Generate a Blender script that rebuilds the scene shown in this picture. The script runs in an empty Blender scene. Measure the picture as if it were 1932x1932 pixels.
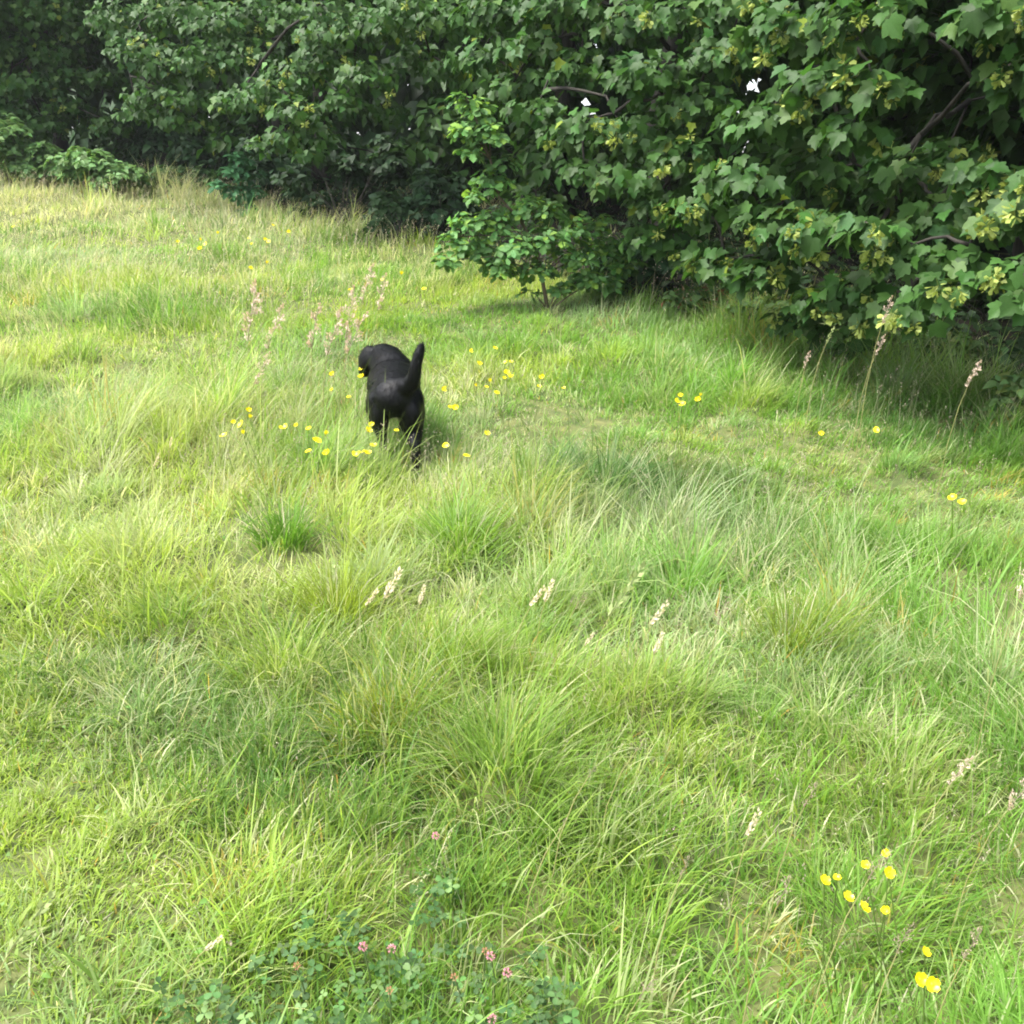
import bpy, bmesh, math, random
import numpy as np
from mathutils import Vector, Matrix

# ------------------------------------------------------------------ camera, sky, sun, exposure
SC = bpy.context.scene
COL = SC.collection
PITCH = math.radians(17.9)
CAM_H = 1.5
FPX = 1937.0                       # focal length in units of a 1932 px wide frame
cam = bpy.data.cameras.new('camera')
cam.sensor_width = 36.0
cam.lens = 36.0 * FPX / 1932.0
cam.clip_start = 0.05
cam.clip_end = 2000.0
cam_o = bpy.data.objects.new('camera', cam)
COL.objects.link(cam_o)
cam_o.location = (0, 0, CAM_H)
cam_o.rotation_euler = (math.pi / 2 - PITCH, 0, 0)
SC.camera = cam_o

SUN_ELEV, SUN_AZ = math.radians(60), math.radians(-102)     # azimuth measured from +Y towards +X
w = bpy.data.worlds.new('World')
SC.world = w
w.use_nodes = True
nt = w.node_tree
nt.nodes.clear()
sky = nt.nodes.new('ShaderNodeTexSky')
sky.sky_type = 'NISHITA'
sky.sun_disc = False
sky.sun_elevation = SUN_ELEV
sky.sun_rotation = SUN_AZ
sky.air_density = 1.0
sky.dust_density = 3.0
hs = nt.nodes.new('ShaderNodeHueSaturation')
hs.inputs['Saturation'].default_value = 0.35                # thin white cloud over the blue
bg = nt.nodes.new('ShaderNodeBackground')
bg.inputs['Strength'].default_value = 0.10
wo = nt.nodes.new('ShaderNodeOutputWorld')
nt.links.new(sky.outputs[0], hs.inputs['Color'])
nt.links.new(hs.outputs[0], bg.inputs['Color'])
nt.links.new(bg.outputs[0], wo.inputs['Surface'])

sun = bpy.data.lights.new('sun', 'SUN')
sun.energy = 1.5
sun.angle = math.radians(30)
sun.color = (1.0, 0.97, 0.91)
sun_o = bpy.data.objects.new('sun', sun)
COL.objects.link(sun_o)
sd = Vector((math.sin(SUN_AZ) * math.cos(SUN_ELEV), math.cos(SUN_AZ) * math.cos(SUN_ELEV), math.sin(SUN_ELEV)))
sun_o.rotation_euler = sd.to_track_quat('Z', 'Y').to_euler()
sun_o.location = sd * 30

vs = SC.view_settings
SC.display_settings.display_device = 'sRGB'
vs.view_transform = 'Standard'
vs.look = 'None'
vs.gamma = 1.0
vs.use_curve_mapping = False
vs.exposure = 2.45
SC.render.engine = 'CYCLES'
SC.cycles.use_denoising = True
SC.cycles.max_bounces = 8
SC.cycles.transparent_max_bounces = 4
SC.cycles.filter_width = 1.9

# ------------------------------------------------------------------ helpers
rng = np.random.default_rng(7)
RS = random.Random(5)


def softplus(t, k=0.8):
    return k * np.logaddexp(0, t / k)


_tr = np.random.default_rng(21)
_ty = np.sqrt(_tr.uniform(1.0, 8.6 ** 2, 900)); _tx = _tr.uniform(-1, 1, 900) * (0.58 * _ty + 0.3)
_keep = []
for _i in range(900):
    if all((_tx[_i] - _tx[_k]) ** 2 + (_ty[_i] - _ty[_k]) ** 2 > (0.17 + 0.018 * _ty[_i]) ** 2 for _k in _keep):
        _keep.append(_i)
TX, TY = _tx[_keep], _ty[_keep]
TR = _tr.uniform(0.07, 0.19, len(TX)); TH = _tr.uniform(0.1, 1.0, len(TX)) ** 1.3       # radius and vigour of each tussock


def tussock(x, y):
    '''distance to the nearest tussock in radii, direction away from its middle, its index'''
    sh = np.shape(x); x = np.ravel(x); y = np.ravel(y)
    q = np.full(len(x), 9.0); ux = np.zeros(len(x)); uy = np.zeros(len(x)); ii = np.zeros(len(x), int)
    for a in range(0, len(x), 20000):
        b = slice(a, a + 20000)
        ddx = x[b, None] - TX; ddy = y[b, None] - TY
        d = np.hypot(ddx, ddy) / TR
        k = np.argmin(d, 1); r = np.arange(len(k))
        q[b] = d[r, k]; ii[b] = k
        n = np.maximum(np.hypot(ddx[r, k], ddy[r, k]), 1e-6)
        ux[b] = ddx[r, k] / n; uy[b] = ddy[r, k] / n
    return q.reshape(sh), ux.reshape(sh), uy.reshape(sh), ii.reshape(sh)


def gz(x, y):
    """height of the meadow: level round the camera, rising away from it"""
    x = np.asarray(x, float); y = np.asarray(y, float)
    r = softplus(y - 5.0) - softplus(y - 24.0, 3.0)
    z = 0.11 * r - 0.015 * np.clip(x, -20, 20)
    q, _, _, ti = tussock(x, y)
    z = z + 0.05 * TH[ti] * np.exp(-q * q)
    z = z + 0.028 * np.sin(1.3 * x + 0.7 * y) + 0.026 * np.sin(2.9 * y - 1.7 * x + 1.0) + 0.020 * np.sin(4.7 * x + 3.1 * y)
    return z


def ray(u, v):
    a = (u - 966.0) / FPX
    b = (966.0 - v) / FPX
    c, s = math.cos(PITCH), math.sin(PITCH)
    d = np.array([a, c + b * s, -s + b * c])
    return d / np.linalg.norm(d)


def hit(u, v, h=0.0, far=60):
    """where the line of sight meets the meadow raised by h"""
    d = ray(u, v)
    t = np.arange(0.8, far, 0.01)
    P = np.array([0, 0, CAM_H]) + t[:, None] * d
    below = P[:, 2] < gz(P[:, 0], P[:, 1]) + h
    i = int(np.argmax(below)) if below.any() else len(t) - 1
    return P[i]


def at(u, v, dist):
    return np.array([0, 0, CAM_H]) + dist * ray(u, v)


def project(P):
    P = np.asarray(P, float)
    c, s = math.cos(PITCH), math.sin(PITCH)
    x = P[..., 0]; y = P[..., 1]; z = P[..., 2] - CAM_H
    depth = y * c - z * s
    up = y * s + z * c
    dd = np.where(depth > 0.05, depth, np.nan)
    return 966 + FPX * x / dd, 966 - FPX * up / dd, depth


def fields(n, seed, fmin, fmax):
    r = np.random.default_rng(seed)
    ang = r.uniform(0, 2 * np.pi, n); f = np.exp(r.uniform(np.log(fmin), np.log(fmax), n)); ph = r.uniform(0, 2 * np.pi, n)
    kx, ky = f * np.cos(ang), f * np.sin(ang)

    def fn(x, y):
        s = 0
        for i in range(n):
            s = s + np.sin(kx[i] * x + ky[i] * y + ph[i])
        return s / math.sqrt(n / 2)
    return fn


def mesh_arrays(name, V, quads=None, tris=None, col=None, mat=None, smooth=True):
    me = bpy.data.meshes.new(name)
    V = np.asarray(V, np.float32)
    parts = []; starts = []; n0 = 0
    for F, k in ((quads, 4), (tris, 3)):
        if F is not None and len(F):
            F = np.asarray(F, np.int32)
            parts.append(F.ravel()); starts.append(n0 + k * np.arange(len(F), dtype=np.int32)); n0 += F.size
    L = np.concatenate(parts); S = np.concatenate(starts)
    me.vertices.add(len(V)); me.vertices.foreach_set('co', V.ravel())
    me.loops.add(len(L)); me.loops.foreach_set('vertex_index', L)
    me.polygons.add(len(S)); me.polygons.foreach_set('loop_start', S)
    me.update(calc_edges=True)
    if not smooth:
        me.polygons.foreach_set('use_smooth', np.zeros(len(S), bool))
    if col is not None:
        a = me.attributes.new('tint', 'FLOAT_COLOR', 'POINT')
        c = np.ones((len(V), 4), np.float32); c[:, :3] = col
        a.data.foreach_set('color', c.ravel())
    if mat is not None:
        me.materials.append(mat)
    return me


def obj(name, me, parent=None, loc=None):
    o = bpy.data.objects.new(name, me)
    COL.objects.link(o)
    if parent is not None:
        o.parent = parent
    if loc is not None:
        o.location = loc
    return o


def tag(o, label=None, cat=None, group=None, kind=None):
    if label: o['label'] = label
    if cat: o['category'] = cat
    if group: o['group'] = group
    if kind: o['kind'] = kind
    return o


def thing(name, label, cat, loc, group=None):
    o = obj(name, None, None, tuple(float(c) for c in loc))
    return tag(o, label, cat, group)


def merge(chunks):
    """chunks of (V, quads, tris, col) -> one"""
    Vs, Qs, Ts, Cs = [], [], [], []; n = 0
    for V, q, t, c in chunks:
        Vs.append(V); Cs.append(np.broadcast_to(c, (len(V), 3)))
        if q is not None and len(q): Qs.append(np.asarray(q) + n)
        if t is not None and len(t): Ts.append(np.asarray(t) + n)
        n += len(V)
    return (np.concatenate(Vs), np.concatenate(Qs) if Qs else None, np.concatenate(Ts) if Ts else None, np.concatenate(Cs))


def norm(v):
    return v / np.maximum(np.linalg.norm(v, axis=-1, keepdims=True), 1e-9)


def tube(pts, radii, n=6, cap=True):
    pts = np.asarray(pts, float); k = len(pts)
    tg = norm(np.gradient(pts, axis=0))
    ref = np.array([0.0, 0, 1]) if abs(tg[0, 2]) < 0.9 else np.array([1.0, 0, 0])
    a = norm(np.cross(tg, ref)); b = np.cross(tg, a)
    th = np.arange(n) * 2 * np.pi / n
    r = np.asarray(radii, float)[:, None, None]
    V = pts[:, None] + r * (np.cos(th)[None, :, None] * a[:, None] + np.sin(th)[None, :, None] * b[:, None])
    i, j = np.meshgrid(np.arange(k - 1), np.arange(n), indexing='ij')
    q = np.stack([i * n + j, i * n + (j + 1) % n, (i + 1) * n + (j + 1) % n, (i + 1) * n + j], -1).reshape(-1, 4)
    V = V.reshape(-1, 3); t = None
    if cap:
        V = np.concatenate([V, pts[:1], pts[-1:]])
        j = np.arange(n)
        t = np.concatenate([np.stack([(j + 1) % n, j, np.full(n, k * n)], -1),
                            np.stack([(k - 1) * n + j, (k - 1) * n + (j + 1) % n, np.full(n, k * n + 1)], -1)])
    return V, q, t


# ------------------------------------------------------------------ materials
def leafy(name, rough=0.45, spec=0.5, trans=0.35, grain=0.25, scale=60.0, tint=(1, 1, 1), trans_gain=1.6, back=None):
    """a thin leaf: coloured by its own 'tint', light glows through it"""
    m = bpy.data.materials.new(name); m.use_nodes = True
    t = m.node_tree; t.nodes.clear(); N = t.nodes.new; L = t.links.new
    at_ = N('ShaderNodeAttribute'); at_.attribute_name = 'tint'
    tc = N('ShaderNodeTexCoord')
    nz = N('ShaderNodeTexNoise'); nz.inputs['Scale'].default_value = scale; nz.inputs['Detail'].default_value = 2
    L(tc.outputs['Object'], nz.inputs['Vector'])
    mr = N('ShaderNodeMapRange'); mr.inputs['To Min'].default_value = 1 - grain; mr.inputs['To Max'].default_value = 1 + grain
    L(nz.outputs['Fac'], mr.inputs['Value'])
    mul = N('ShaderNodeVectorMath'); mul.operation = 'SCALE'
    L(at_.outputs['Color'], mul.inputs[0]); L(mr.outputs[0], mul.inputs['Scale'])
    p = N('ShaderNodeBsdfPrincipled'); p.inputs['Roughness'].default_value = rough; p.inputs['Specular IOR Level'].default_value = spec
    L(mul.outputs[0], p.inputs['Base Color'])
    tr = N('ShaderNodeBsdfTranslucent')
    m2 = N('ShaderNodeVectorMath'); m2.operation = 'MULTIPLY'; m2.inputs[1].default_value = (1.12 * trans_gain, 1.12 * trans_gain, 0.72 * trans_gain)
    L(mul.outputs[0], m2.inputs[0]); L(m2.outputs[0], tr.inputs['Color'])
    mx = N('ShaderNodeMixShader'); mx.inputs[0].default_value = trans
    L(p.outputs[0], mx.inputs[1]); L(tr.outputs[0], mx.inputs[2])
    o = N('ShaderNodeOutputMaterial'); L(mx.outputs[0], o.inputs['Surface'])
    return m


def solid(name, c0, c1, scale=20.0, rough=0.8, bump=0.3, stretch=(1, 1, 1), spec=0.3, bdist=0.01, detail=5):
    m = bpy.data.materials.new(name); m.use_nodes = True
    t = m.node_tree; t.nodes.clear(); N = t.nodes.new; L = t.links.new
    tc = N('ShaderNodeTexCoord'); mp = N('ShaderNodeMapping'); mp.inputs['Scale'].default_value = stretch
    L(tc.outputs['Object'], mp.inputs['Vector'])
    nz = N('ShaderNodeTexNoise'); nz.inputs['Scale'].default_value = scale; nz.inputs['Detail'].default_value = detail
    L(mp.outputs[0], nz.inputs['Vector'])
    cr = N('ShaderNodeValToRGB'); cr.color_ramp.elements[0].position = 0.3; cr.color_ramp.elements[1].position = 0.7
    cr.color_ramp.elements[0].color = (*c0, 1); cr.color_ramp.elements[1].color = (*c1, 1)
    L(nz.outputs['Fac'], cr.inputs[0])
    p = N('ShaderNodeBsdfPrincipled'); p.inputs['Roughness'].default_value = rough; p.inputs['Specular IOR Level'].default_value = spec
    L(cr.outputs[0], p.inputs['Base Color'])
    if bump:
        b = N('ShaderNodeBump'); b.inputs['Strength'].default_value = bump; b.inputs['Distance'].default_value = bdist
        L(nz.outputs['Fac'], b.inputs['Height']); L(b.outputs[0], p.inputs['Normal'])
    o = N('ShaderNodeOutputMaterial'); L(p.outputs[0], o.inputs['Surface'])
    return m


M_GRASS = leafy('grass_blade', rough=0.5, spec=0.2, trans=0.4, grain=0.15, scale=25)
M_HEAD = leafy('grass_seed', rough=0.75, spec=0.15, trans=0.25, grain=0.2, scale=150)
M_LEAF = leafy('broad_leaf', rough=0.5, spec=0.18, trans=0.26, grain=0.25, scale=12)
M_HERB = leafy('herb_leaf', rough=0.55, spec=0.22, trans=0.3, grain=0.2, scale=40)
M_PETAL = leafy('petal', rough=0.3, spec=0.5, trans=0.25, grain=0.06, scale=120, trans_gain=1.1)
M_BARK = solid('bark', (0.013, 0.012, 0.010), (0.042, 0.037, 0.030), 18, 0.9, 0.6, (1, 1, 0.25))
M_TWIG = solid('twig_bark', (0.06, 0.045, 0.03), (0.14, 0.11, 0.075), 30, 0.8, 0.3, (1, 1, 0.3))
M_SOIL = solid('meadow_soil', (0.045, 0.070, 0.018), (0.15, 0.155, 0.055), 9, 0.95, 0.6, bdist=0.03, detail=8)

# ------------------------------------------------------------------ ground
gx = np.concatenate([[-300, -150, -80, -50, -35], np.arange(-26, -4.2, 0.5), np.arange(-4, 4.01, 0.16), np.arange(4.5, 26.01, 0.5), [35, 50, 80, 150, 300]])
gy = np.concatenate([[-300, -120, -50, -25, -12], np.arange(-6, 0.8, 0.6), np.arange(1.0, 8.6, 0.16), np.arange(9, 44.01, 0.5), [55, 80, 140, 300]])
X, Y = np.meshgrid(gx, gy, indexing='xy')
V = np.stack([X, Y, gz(X, Y)], -1).reshape(-1, 3)
nx, ny = len(gx), len(gy)
i, j = np.meshgrid(np.arange(ny - 1), np.arange(nx - 1), indexing='ij')
Q = np.stack([i * nx + j, i * nx + j + 1, (i + 1) * nx + j + 1, (i + 1) * nx + j], -1).reshape(-1, 4)
tag(obj('ground', mesh_arrays('ground', V, Q, mat=M_SOIL)), kind='structure')

# edge of the wood on the ground, from left to right (x, y)
EDGE_PX = [(-420, 312), (0, 330), (250, 350), (450, 385), (560, 412), (700, 452), (820, 474), (960, 520), (1150, 560), (1280, 600),
           (1500, 660), (1640, 692), (1760, 728), (1932, 790), (2250, 900)]
EDGE = np.array([hit(u, v)[:2] for u, v in EDGE_PX])
EDGE[0] = EDGE[1] + (EDGE[1] - EDGE[2]) * 1.4


def wood_depth(x, y):
    """metres inside the wood (positive) of a ground point, from the edge line"""
    x = np.asarray(x, float); y = np.asarray(y, float)
    e = EDGE[np.argsort(EDGE[:, 0])]
    return (y - np.interp(x, e[:, 0], e[:, 1])) * 0.75


# leaf litter on the floor of the wood
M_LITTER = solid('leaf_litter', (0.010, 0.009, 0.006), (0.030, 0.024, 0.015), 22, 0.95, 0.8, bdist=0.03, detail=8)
e = EDGE[np.argsort(EDGE[:, 0])]
gx = np.arange(-24, 16.01, 0.5); off = np.concatenate([np.arange(0.45, 6, 0.4), np.arange(6, 22, 1.5)])
X, O_ = np.meshgrid(gx, off, indexing='xy')
Y = np.interp(X, e[:, 0], e[:, 1]) + O_ + 0.18 * np.sin(3.1 * X) * (O_ < 0.5)
Z = gz(X, Y) + 0.03
i, j = np.meshgrid(np.arange(len(off) - 1), np.arange(len(gx) - 1), indexing='ij'); nx = len(gx)
Q = np.stack([i * nx + j, i * nx + j + 1, (i + 1) * nx + j + 1, (i + 1) * nx + j], -1).reshape(-1, 4)
tag(obj('woodland_floor', mesh_arrays('woodland_floor', np.stack([X, Y, Z], -1).reshape(-1, 3), Q, mat=M_LITTER)), kind='structure')

# ------------------------------------------------------------------ grass
F_BIG = fields(7, 11, 0.5, 1.6)
F_MID = fields(8, 12, 1.6, 5.0)
F_COL = fields(8, 13, 0.7, 3.2)
F_COL2 = fields(8, 14, 1.0, 5.0)
F_DIR = fields(6, 15, 0.6, 2.4)
PA, PB = hit(640, 1932)[:2], hit(60, 1090)[:2]       # border of the short, trodden grass at the left
_pd = (PB - PA) / np.linalg.norm(PB - PA)


def shortness(x, y):
    d = (x - PA[0]) * _pd[1] - (y - PA[1]) * _pd[0]  # > 0 right of the border
    d = d + 0.12 * F_MID(x, y) * 0.6
    return 1 / (1 + np.exp(np.clip(d / 0.14, -30, 30)))


DOG = hit(748, 893)[:2]
GREEN = np.array([0.130, 0.258, 0.040]); LIME = np.array([0.245, 0.325, 0.055]); BLUE = np.array([0.225, 0.310, 0.150])
DEEP = np.array([0.065, 0.150, 0.030]); STRAW = np.array([0.53, 0.49, 0.34]); OLIVE = np.array([0.17, 0.19, 0.045]); ORANGE = np.array([0.42, 0.27, 0.07])


def blades(root, az, L, t0, bend, width, col, segs, roll=None):
    n = len(root)
    s = np.linspace(0, 1, segs + 1)
    thm = t0[:, None] + bend[:, None] * (s[:-1] + 0.5 / segs)[None]
    ds = (L / segs)[:, None]
    hx = np.concatenate([np.zeros((n, 1)), np.cumsum(np.sin(thm) * ds, 1)], 1)
    hz = np.concatenate([np.zeros((n, 1)), np.cumsum(np.cos(thm) * ds, 1)], 1)
    d = np.stack([np.cos(az), np.sin(az)], -1)
    C = np.empty((n, segs + 1, 3))
    C[..., :2] = root[:, None, :2] + hx[..., None] * d[:, None]
    C[..., 2] = root[:, None, 2] + hz
    if roll is None:
        roll = rng.normal(0, 0.6, n)
    sx = -np.sin(az + roll); sy = np.cos(az + roll)
    side = np.stack([sx, sy, np.zeros(n)], -1)
    wp = np.array([0.75] + [1.0 - ss ** 1.8 for ss in s[1:-1]])
    Lft = C[:, :-1] - side[:, None] * (width[:, None] * 0.5 * wp)[..., None]
    Rgt = C[:, :-1] + side[:, None] * (width[:, None] * 0.5 * wp)[..., None]
    V = np.concatenate([np.stack([Lft, Rgt], 2).reshape(n, 2 * segs, 3), C[:, -1:]], 1)
    k = 2 * segs + 1
    base = (np.arange(n) * k)[:, None]
    q = np.concatenate([base + np.array([2 * a, 2 * a + 1, 2 * a + 3, 2 * a + 2]) for a in range(segs - 1)], 0) if segs > 1 else None
    t = base + np.array([2 * segs - 2, 2 * segs - 1, 2 * segs])
    return V.reshape(-1, 3), q, t, np.repeat(col, k, 0)


def patch_colour(x, y, n):
    """mixture of grasses at a place: colour per blade"""
    a = F_COL(x, y) + rng.normal(0, 0.55, n); b = F_COL2(x, y) + rng.normal(0, 0.55, n)
    c = GREEN[None] + np.clip(a * 0.95 + 0.25, 0, 1)[:, None] * (LIME - GREEN)
    c = c + np.clip(b * 0.8 - 0.55, 0, 0.85)[:, None] * (BLUE - c)
    c = c + np.clip(-b * 0.8 - 0.60, 0, 0.9)[:, None] * (DEEP - c)
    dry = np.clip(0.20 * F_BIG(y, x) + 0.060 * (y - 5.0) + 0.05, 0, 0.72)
    hollow_shade = np.exp(-((x - 0.62) / 0.52) ** 2 - ((y - 4.95) / 0.36) ** 2)[:, None] * 0.85  # shade of a hollow put into the grass colour, not into the ground
    c = c + hollow_shade * (DEEP - c)
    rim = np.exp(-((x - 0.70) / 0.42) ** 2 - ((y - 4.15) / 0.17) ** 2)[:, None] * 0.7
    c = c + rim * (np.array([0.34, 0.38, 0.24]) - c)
    pick = rng.random(n) < 0.11 + 0.95 * dry
    c = np.where(pick[:, None], c + rng.uniform(0.3, 0.95, n)[:, None] * (STRAW - c), c)
    c = np.where((rng.random(n) < 0.012)[:, None], ORANGE, c)
    return c * np.exp(rng.normal(0, 0.16, n))[:, None]


def tall(x, y):
    h = 0.108 + 0.042 * F_MID(x, y) + 0.022 * F_BIG(x, y)
    h = np.clip(h, 0.055, 0.21)
    h = h * (1 - 0.35 * np.exp(-((x - DOG[0]) ** 2 + (y - DOG[1] - 0.1) ** 2) / 0.30))
    wd = wood_depth(x, y)
    h = h + 0.085 * np.exp(-((wd + 0.25) / 0.6) ** 2)
    h = h + 0.13 * np.exp(-((wd + 0.1) / 0.5) ** 2) * (x > 1.7)
    return h * (1 - 0.5 * shortness(x, y))


def scatter(n, y0, y1, margin=1.16):
    """n points spread evenly over the part of the meadow between two distances that the lens can see"""
    y = np.sqrt(rng.uniform(y0 ** 2, y1 ** 2, n))
    x = rng.uniform(-1, 1, n) * (0.5 * y * margin + 0.25)
    return x, y




def make_grass(n_clump, per, n_fill, y0, y1, segs, wid, out):
    cx, cy = scatter(n_clump, y0, y1)
    hgt = tall(cx, cy) * np.exp(rng.normal(0, 0.30, n_clump))
    rad = rng.uniform(0.04, 0.15, n_clump) * (1 + 0.04 * y0)
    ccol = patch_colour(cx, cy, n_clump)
    k = rng.poisson(per, n_clump) + 4
    idx = np.repeat(np.arange(n_clump), k); n = len(idx)
    off = rng.normal(0, 1, (n, 2)) * 0.55
    rx = cx[idx] + off[:, 0] * rad[idx]; ry = cy[idx] + off[:, 1] * rad[idx]
    out_len = np.hypot(off[:, 0], off[:, 1])
    wind = np.stack([0.18 + 0.42 * F_DIR(cx, cy)[idx], -0.08 + 0.42 * F_DIR(cy, cx)[idx]], -1)
    dv = off * 1.1 + wind + rng.normal(0, 0.65, (n, 2))
    az = np.arctan2(dv[:, 1], dv[:, 0])
    sh = shortness(rx, ry)
    L = hgt[idx] * np.exp(rng.normal(0, 0.25, n)) * 1.35
    t0 = np.abs(0.10 + 0.30 * out_len + rng.normal(0, 0.18, n)) + 0.25 * sh
    bend = np.clip(0.65 + 0.45 * out_len + rng.normal(0, 0.5, n), -0.2, 2.5)
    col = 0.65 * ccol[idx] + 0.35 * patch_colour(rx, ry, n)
    sets = [(rx, ry, az, L, t0, bend, col)]
    if y0 < 4:                                                  # close turf of the trodden strip
        sx_, sy_ = scatter(46000, y0, min(y1, 4.6)); kk = rng.random(len(sx_)) < shortness(sx_, sy_); sx_, sy_ = sx_[kk], sy_[kk]; m = len(sx_)
        sets.append((sx_, sy_, rng.uniform(-np.pi, np.pi, m) * 0.8 + 0.5 * F_DIR(sx_, sy_), rng.uniform(0.03, 0.085, m), np.abs(rng.normal(0.5, 0.3, m)), np.clip(rng.normal(0.8, 0.5, m), -0.2, 2.2), patch_colour(sx_, sy_, m)))
    # single blades between the clumps
    fx, fy = scatter(n_fill, y0, y1)
    m = n_fill
    fh = tall(fx, fy) * np.exp(rng.normal(-0.25, 0.3, m)) * 1.25
    faz = rng.uniform(-np.pi, np.pi, m) * 0.75 + 0.5 * F_DIR(fx, fy)
    ft = np.abs(rng.normal(0.35, 0.25, m)) + 0.3 * shortness(fx, fy)
    fb = np.clip(rng.normal(0.7, 0.5, m), -0.2, 2.2)
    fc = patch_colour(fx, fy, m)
    th = rng.random(m) < 0.07                                  # dead thatch lying low
    fc = np.where(th[:, None], STRAW[None] * rng.uniform(0.45, 0.95, m)[:, None], fc)
    ft = np.where(th, rng.uniform(0.9, 1.35, m), ft)
    sets.append((fx, fy, faz, fh, ft, fb, fc))
    pal = np.stack([GREEN, LIME, LIME * 1.05, GREEN * 0.85, BLUE, (GREEN + LIME) / 2, DEEP * 1.4, GREEN * 1.1])
    tcol = pal[np.random.default_rng(3).integers(0, len(pal), len(TX))]
    for x, y, a, l, t, b, c in sets:
        if y0 < 8:
            q, ux, uy, ti = tussock(x, y); vg = TH[ti] * (1 - 0.8 * shortness(x, y))
            g = np.exp(-q * q) * vg
            shade_amt = np.exp(-((x - 0.62) / 0.52) ** 2 - ((y - 4.95) / 0.36) ** 2)
            l = l * (0.66 + 0.80 * g)
            o_ = 1.7 * np.minimum(q, 1.2) * np.exp(-(q / 1.7) ** 2) * vg
            a = np.arctan2(np.sin(a) + uy * o_, np.cos(a) + ux * o_)
            t = t + 0.30 * np.minimum(q, 1.2) * np.exp(-(q / 1.5) ** 2) * vg
            mxc = (0.6 * np.exp(-(q / 1.25) ** 2) * vg)[:, None]
            c = c + mxc * (tcol[ti] * np.exp(rng.normal(0, 0.15, (len(x), 1))) - c)
            c = c + 0.85 * shade_amt[:, None] * (DEEP * 0.6 - c)  # blades darkened further for the hollow's painted shade
        wd = wood_depth(x, y)
        keep = (wd < 0.9) & (rng.random(len(x)) > np.clip(wd, 0, 0.9)) | ((wd >= 0.9) & (wd < 5) & (rng.random(len(x)) < 0.12))
        x, y, a, l, t, b, c = x[keep], y[keep], a[keep], l[keep], t[keep], b[keep], c[keep]
        gap = np.clip(-F_MID(y, x) * 0.9 - 0.75, 0, 0.75) * (y < 7) * (1 - shortness(x, y)); k2 = rng.random(len(x)) > gap
        x, y, a, l, t, b, c = x[k2], y[k2], a[k2], l[k2], t[k2], b[k2], c[k2]
        root = np.stack([x, y, gz(x, y) - 0.006], -1)
        wdt = wid * np.exp(rng.normal(0, 0.3, len(x)))
        out.append(blades(root, a, l, t, b, wdt, c, segs))


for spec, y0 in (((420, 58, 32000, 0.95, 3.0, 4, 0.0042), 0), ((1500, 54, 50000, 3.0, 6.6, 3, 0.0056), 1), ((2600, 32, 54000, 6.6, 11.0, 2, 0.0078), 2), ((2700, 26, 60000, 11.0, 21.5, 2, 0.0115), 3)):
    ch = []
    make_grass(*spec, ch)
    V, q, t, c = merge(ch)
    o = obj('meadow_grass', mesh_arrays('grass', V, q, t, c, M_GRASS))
    tag(o, ('fine green grass of the meadow at the photographer\'s feet', 'green meadow grass round the black dog', 'pale grass between the dog and the leaning sapling', 'palest seeding grass at the far left running up to the trees')[y0], 'grass', kind='stuff')

# ------------------------------------------------------------------ leaves
def half(pts):
    """outline of the right half from base to tip -> whole leaf (vertices, fan triangles)"""
    r = pts; l = [(-x, y) for x, y in reversed(pts[1:-1])]
    ring = r + l
    return ring


SHAPES = {
    'maple': (half([(0, 0.02), (0.16, -0.08), (0.38, -0.02), (0.36, 0.12), (0.48, 0.26), (0.56, 0.50), (0.44, 0.53), (0.28, 0.55), (0.28, 0.72), (0.14, 0.80), (0, 1.0)]), (0, 0.14)),
    'maple_small': (half([(0, 0.0), (0.38, -0.02), (0.38, 0.16), (0.55, 0.50), (0.28, 0.55), (0.24, 0.76), (0, 1.0)]), (0, 0.14)),
    'oak': (half([(0, 0.0), (0.10, 0.12), (0.20, 0.22), (0.15, 0.32), (0.27, 0.46), (0.20, 0.56), (0.32, 0.72), (0.20, 0.84), (0, 1.0)]), (0, 0.4)),
    'ovate': (half([(0, 0.0), (0.22, 0.12), (0.33, 0.35), (0.22, 0.68), (0, 1.0)]), (0, 0.4)),
    'rough': (half([(0, 0.0), (0.42, 0.3), (0.25, 0.6), (0, 1.0)]), (0, 0.35)),
    'plain': ([(0, 0.0), (0.40, 0.35), (0.20, 0.72), (0, 1.0), (-0.24, 0.70), (-0.40, 0.33)], None),
    'trefoil': (half([(0, 0.0), (0.30, 0.35), (0.38, 0.68), (0.2, 0.95), (0, 0.9)]), (0, 0.45)),
}


def leaf_shape(kind, droop=0.28, fold=0.22, curl=0.0):
    ring, c = SHAPES[kind]
    P = np.array(([c] if c else []) + ring, float)
    z = -droop * P[:, 1] ** 2 + fold * np.abs(P[:, 0]) - 0.5 * fold * P[:, 0] ** 2 + curl * P[:, 0]
    V = np.concatenate([P, z[:, None]], 1)
    n = len(ring)
    if c is None:
        return V, np.array([(0, k, k + 1) for k in range(1, n - 1)])
    T = np.stack([np.zeros(n, int), 1 + np.arange(n), 1 + (np.arange(n) + 1) % n], -1)
    return V, T


def frames(nrm, tip):
    n_ = norm(nrm)
    y = norm(tip - (tip * n_).sum(-1, keepdims=True) * n_)
    x = np.cross(y, n_)
    return np.stack([x, y, n_], -1)       # columns


def place_leaves(kind, P, R, S, col, **kw):
    V0, T0 = leaf_shape(kind, **kw)
    n = len(P)
    V = np.einsum('nij,kj->nki', R, V0) * S[:, None, None] + P[:, None]
    T = (np.arange(n) * len(V0))[:, None, None] + T0[None]
    return V.reshape(-1, 3), None, T.reshape(-1, 3), np.repeat(col, len(V0), 0)


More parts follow.
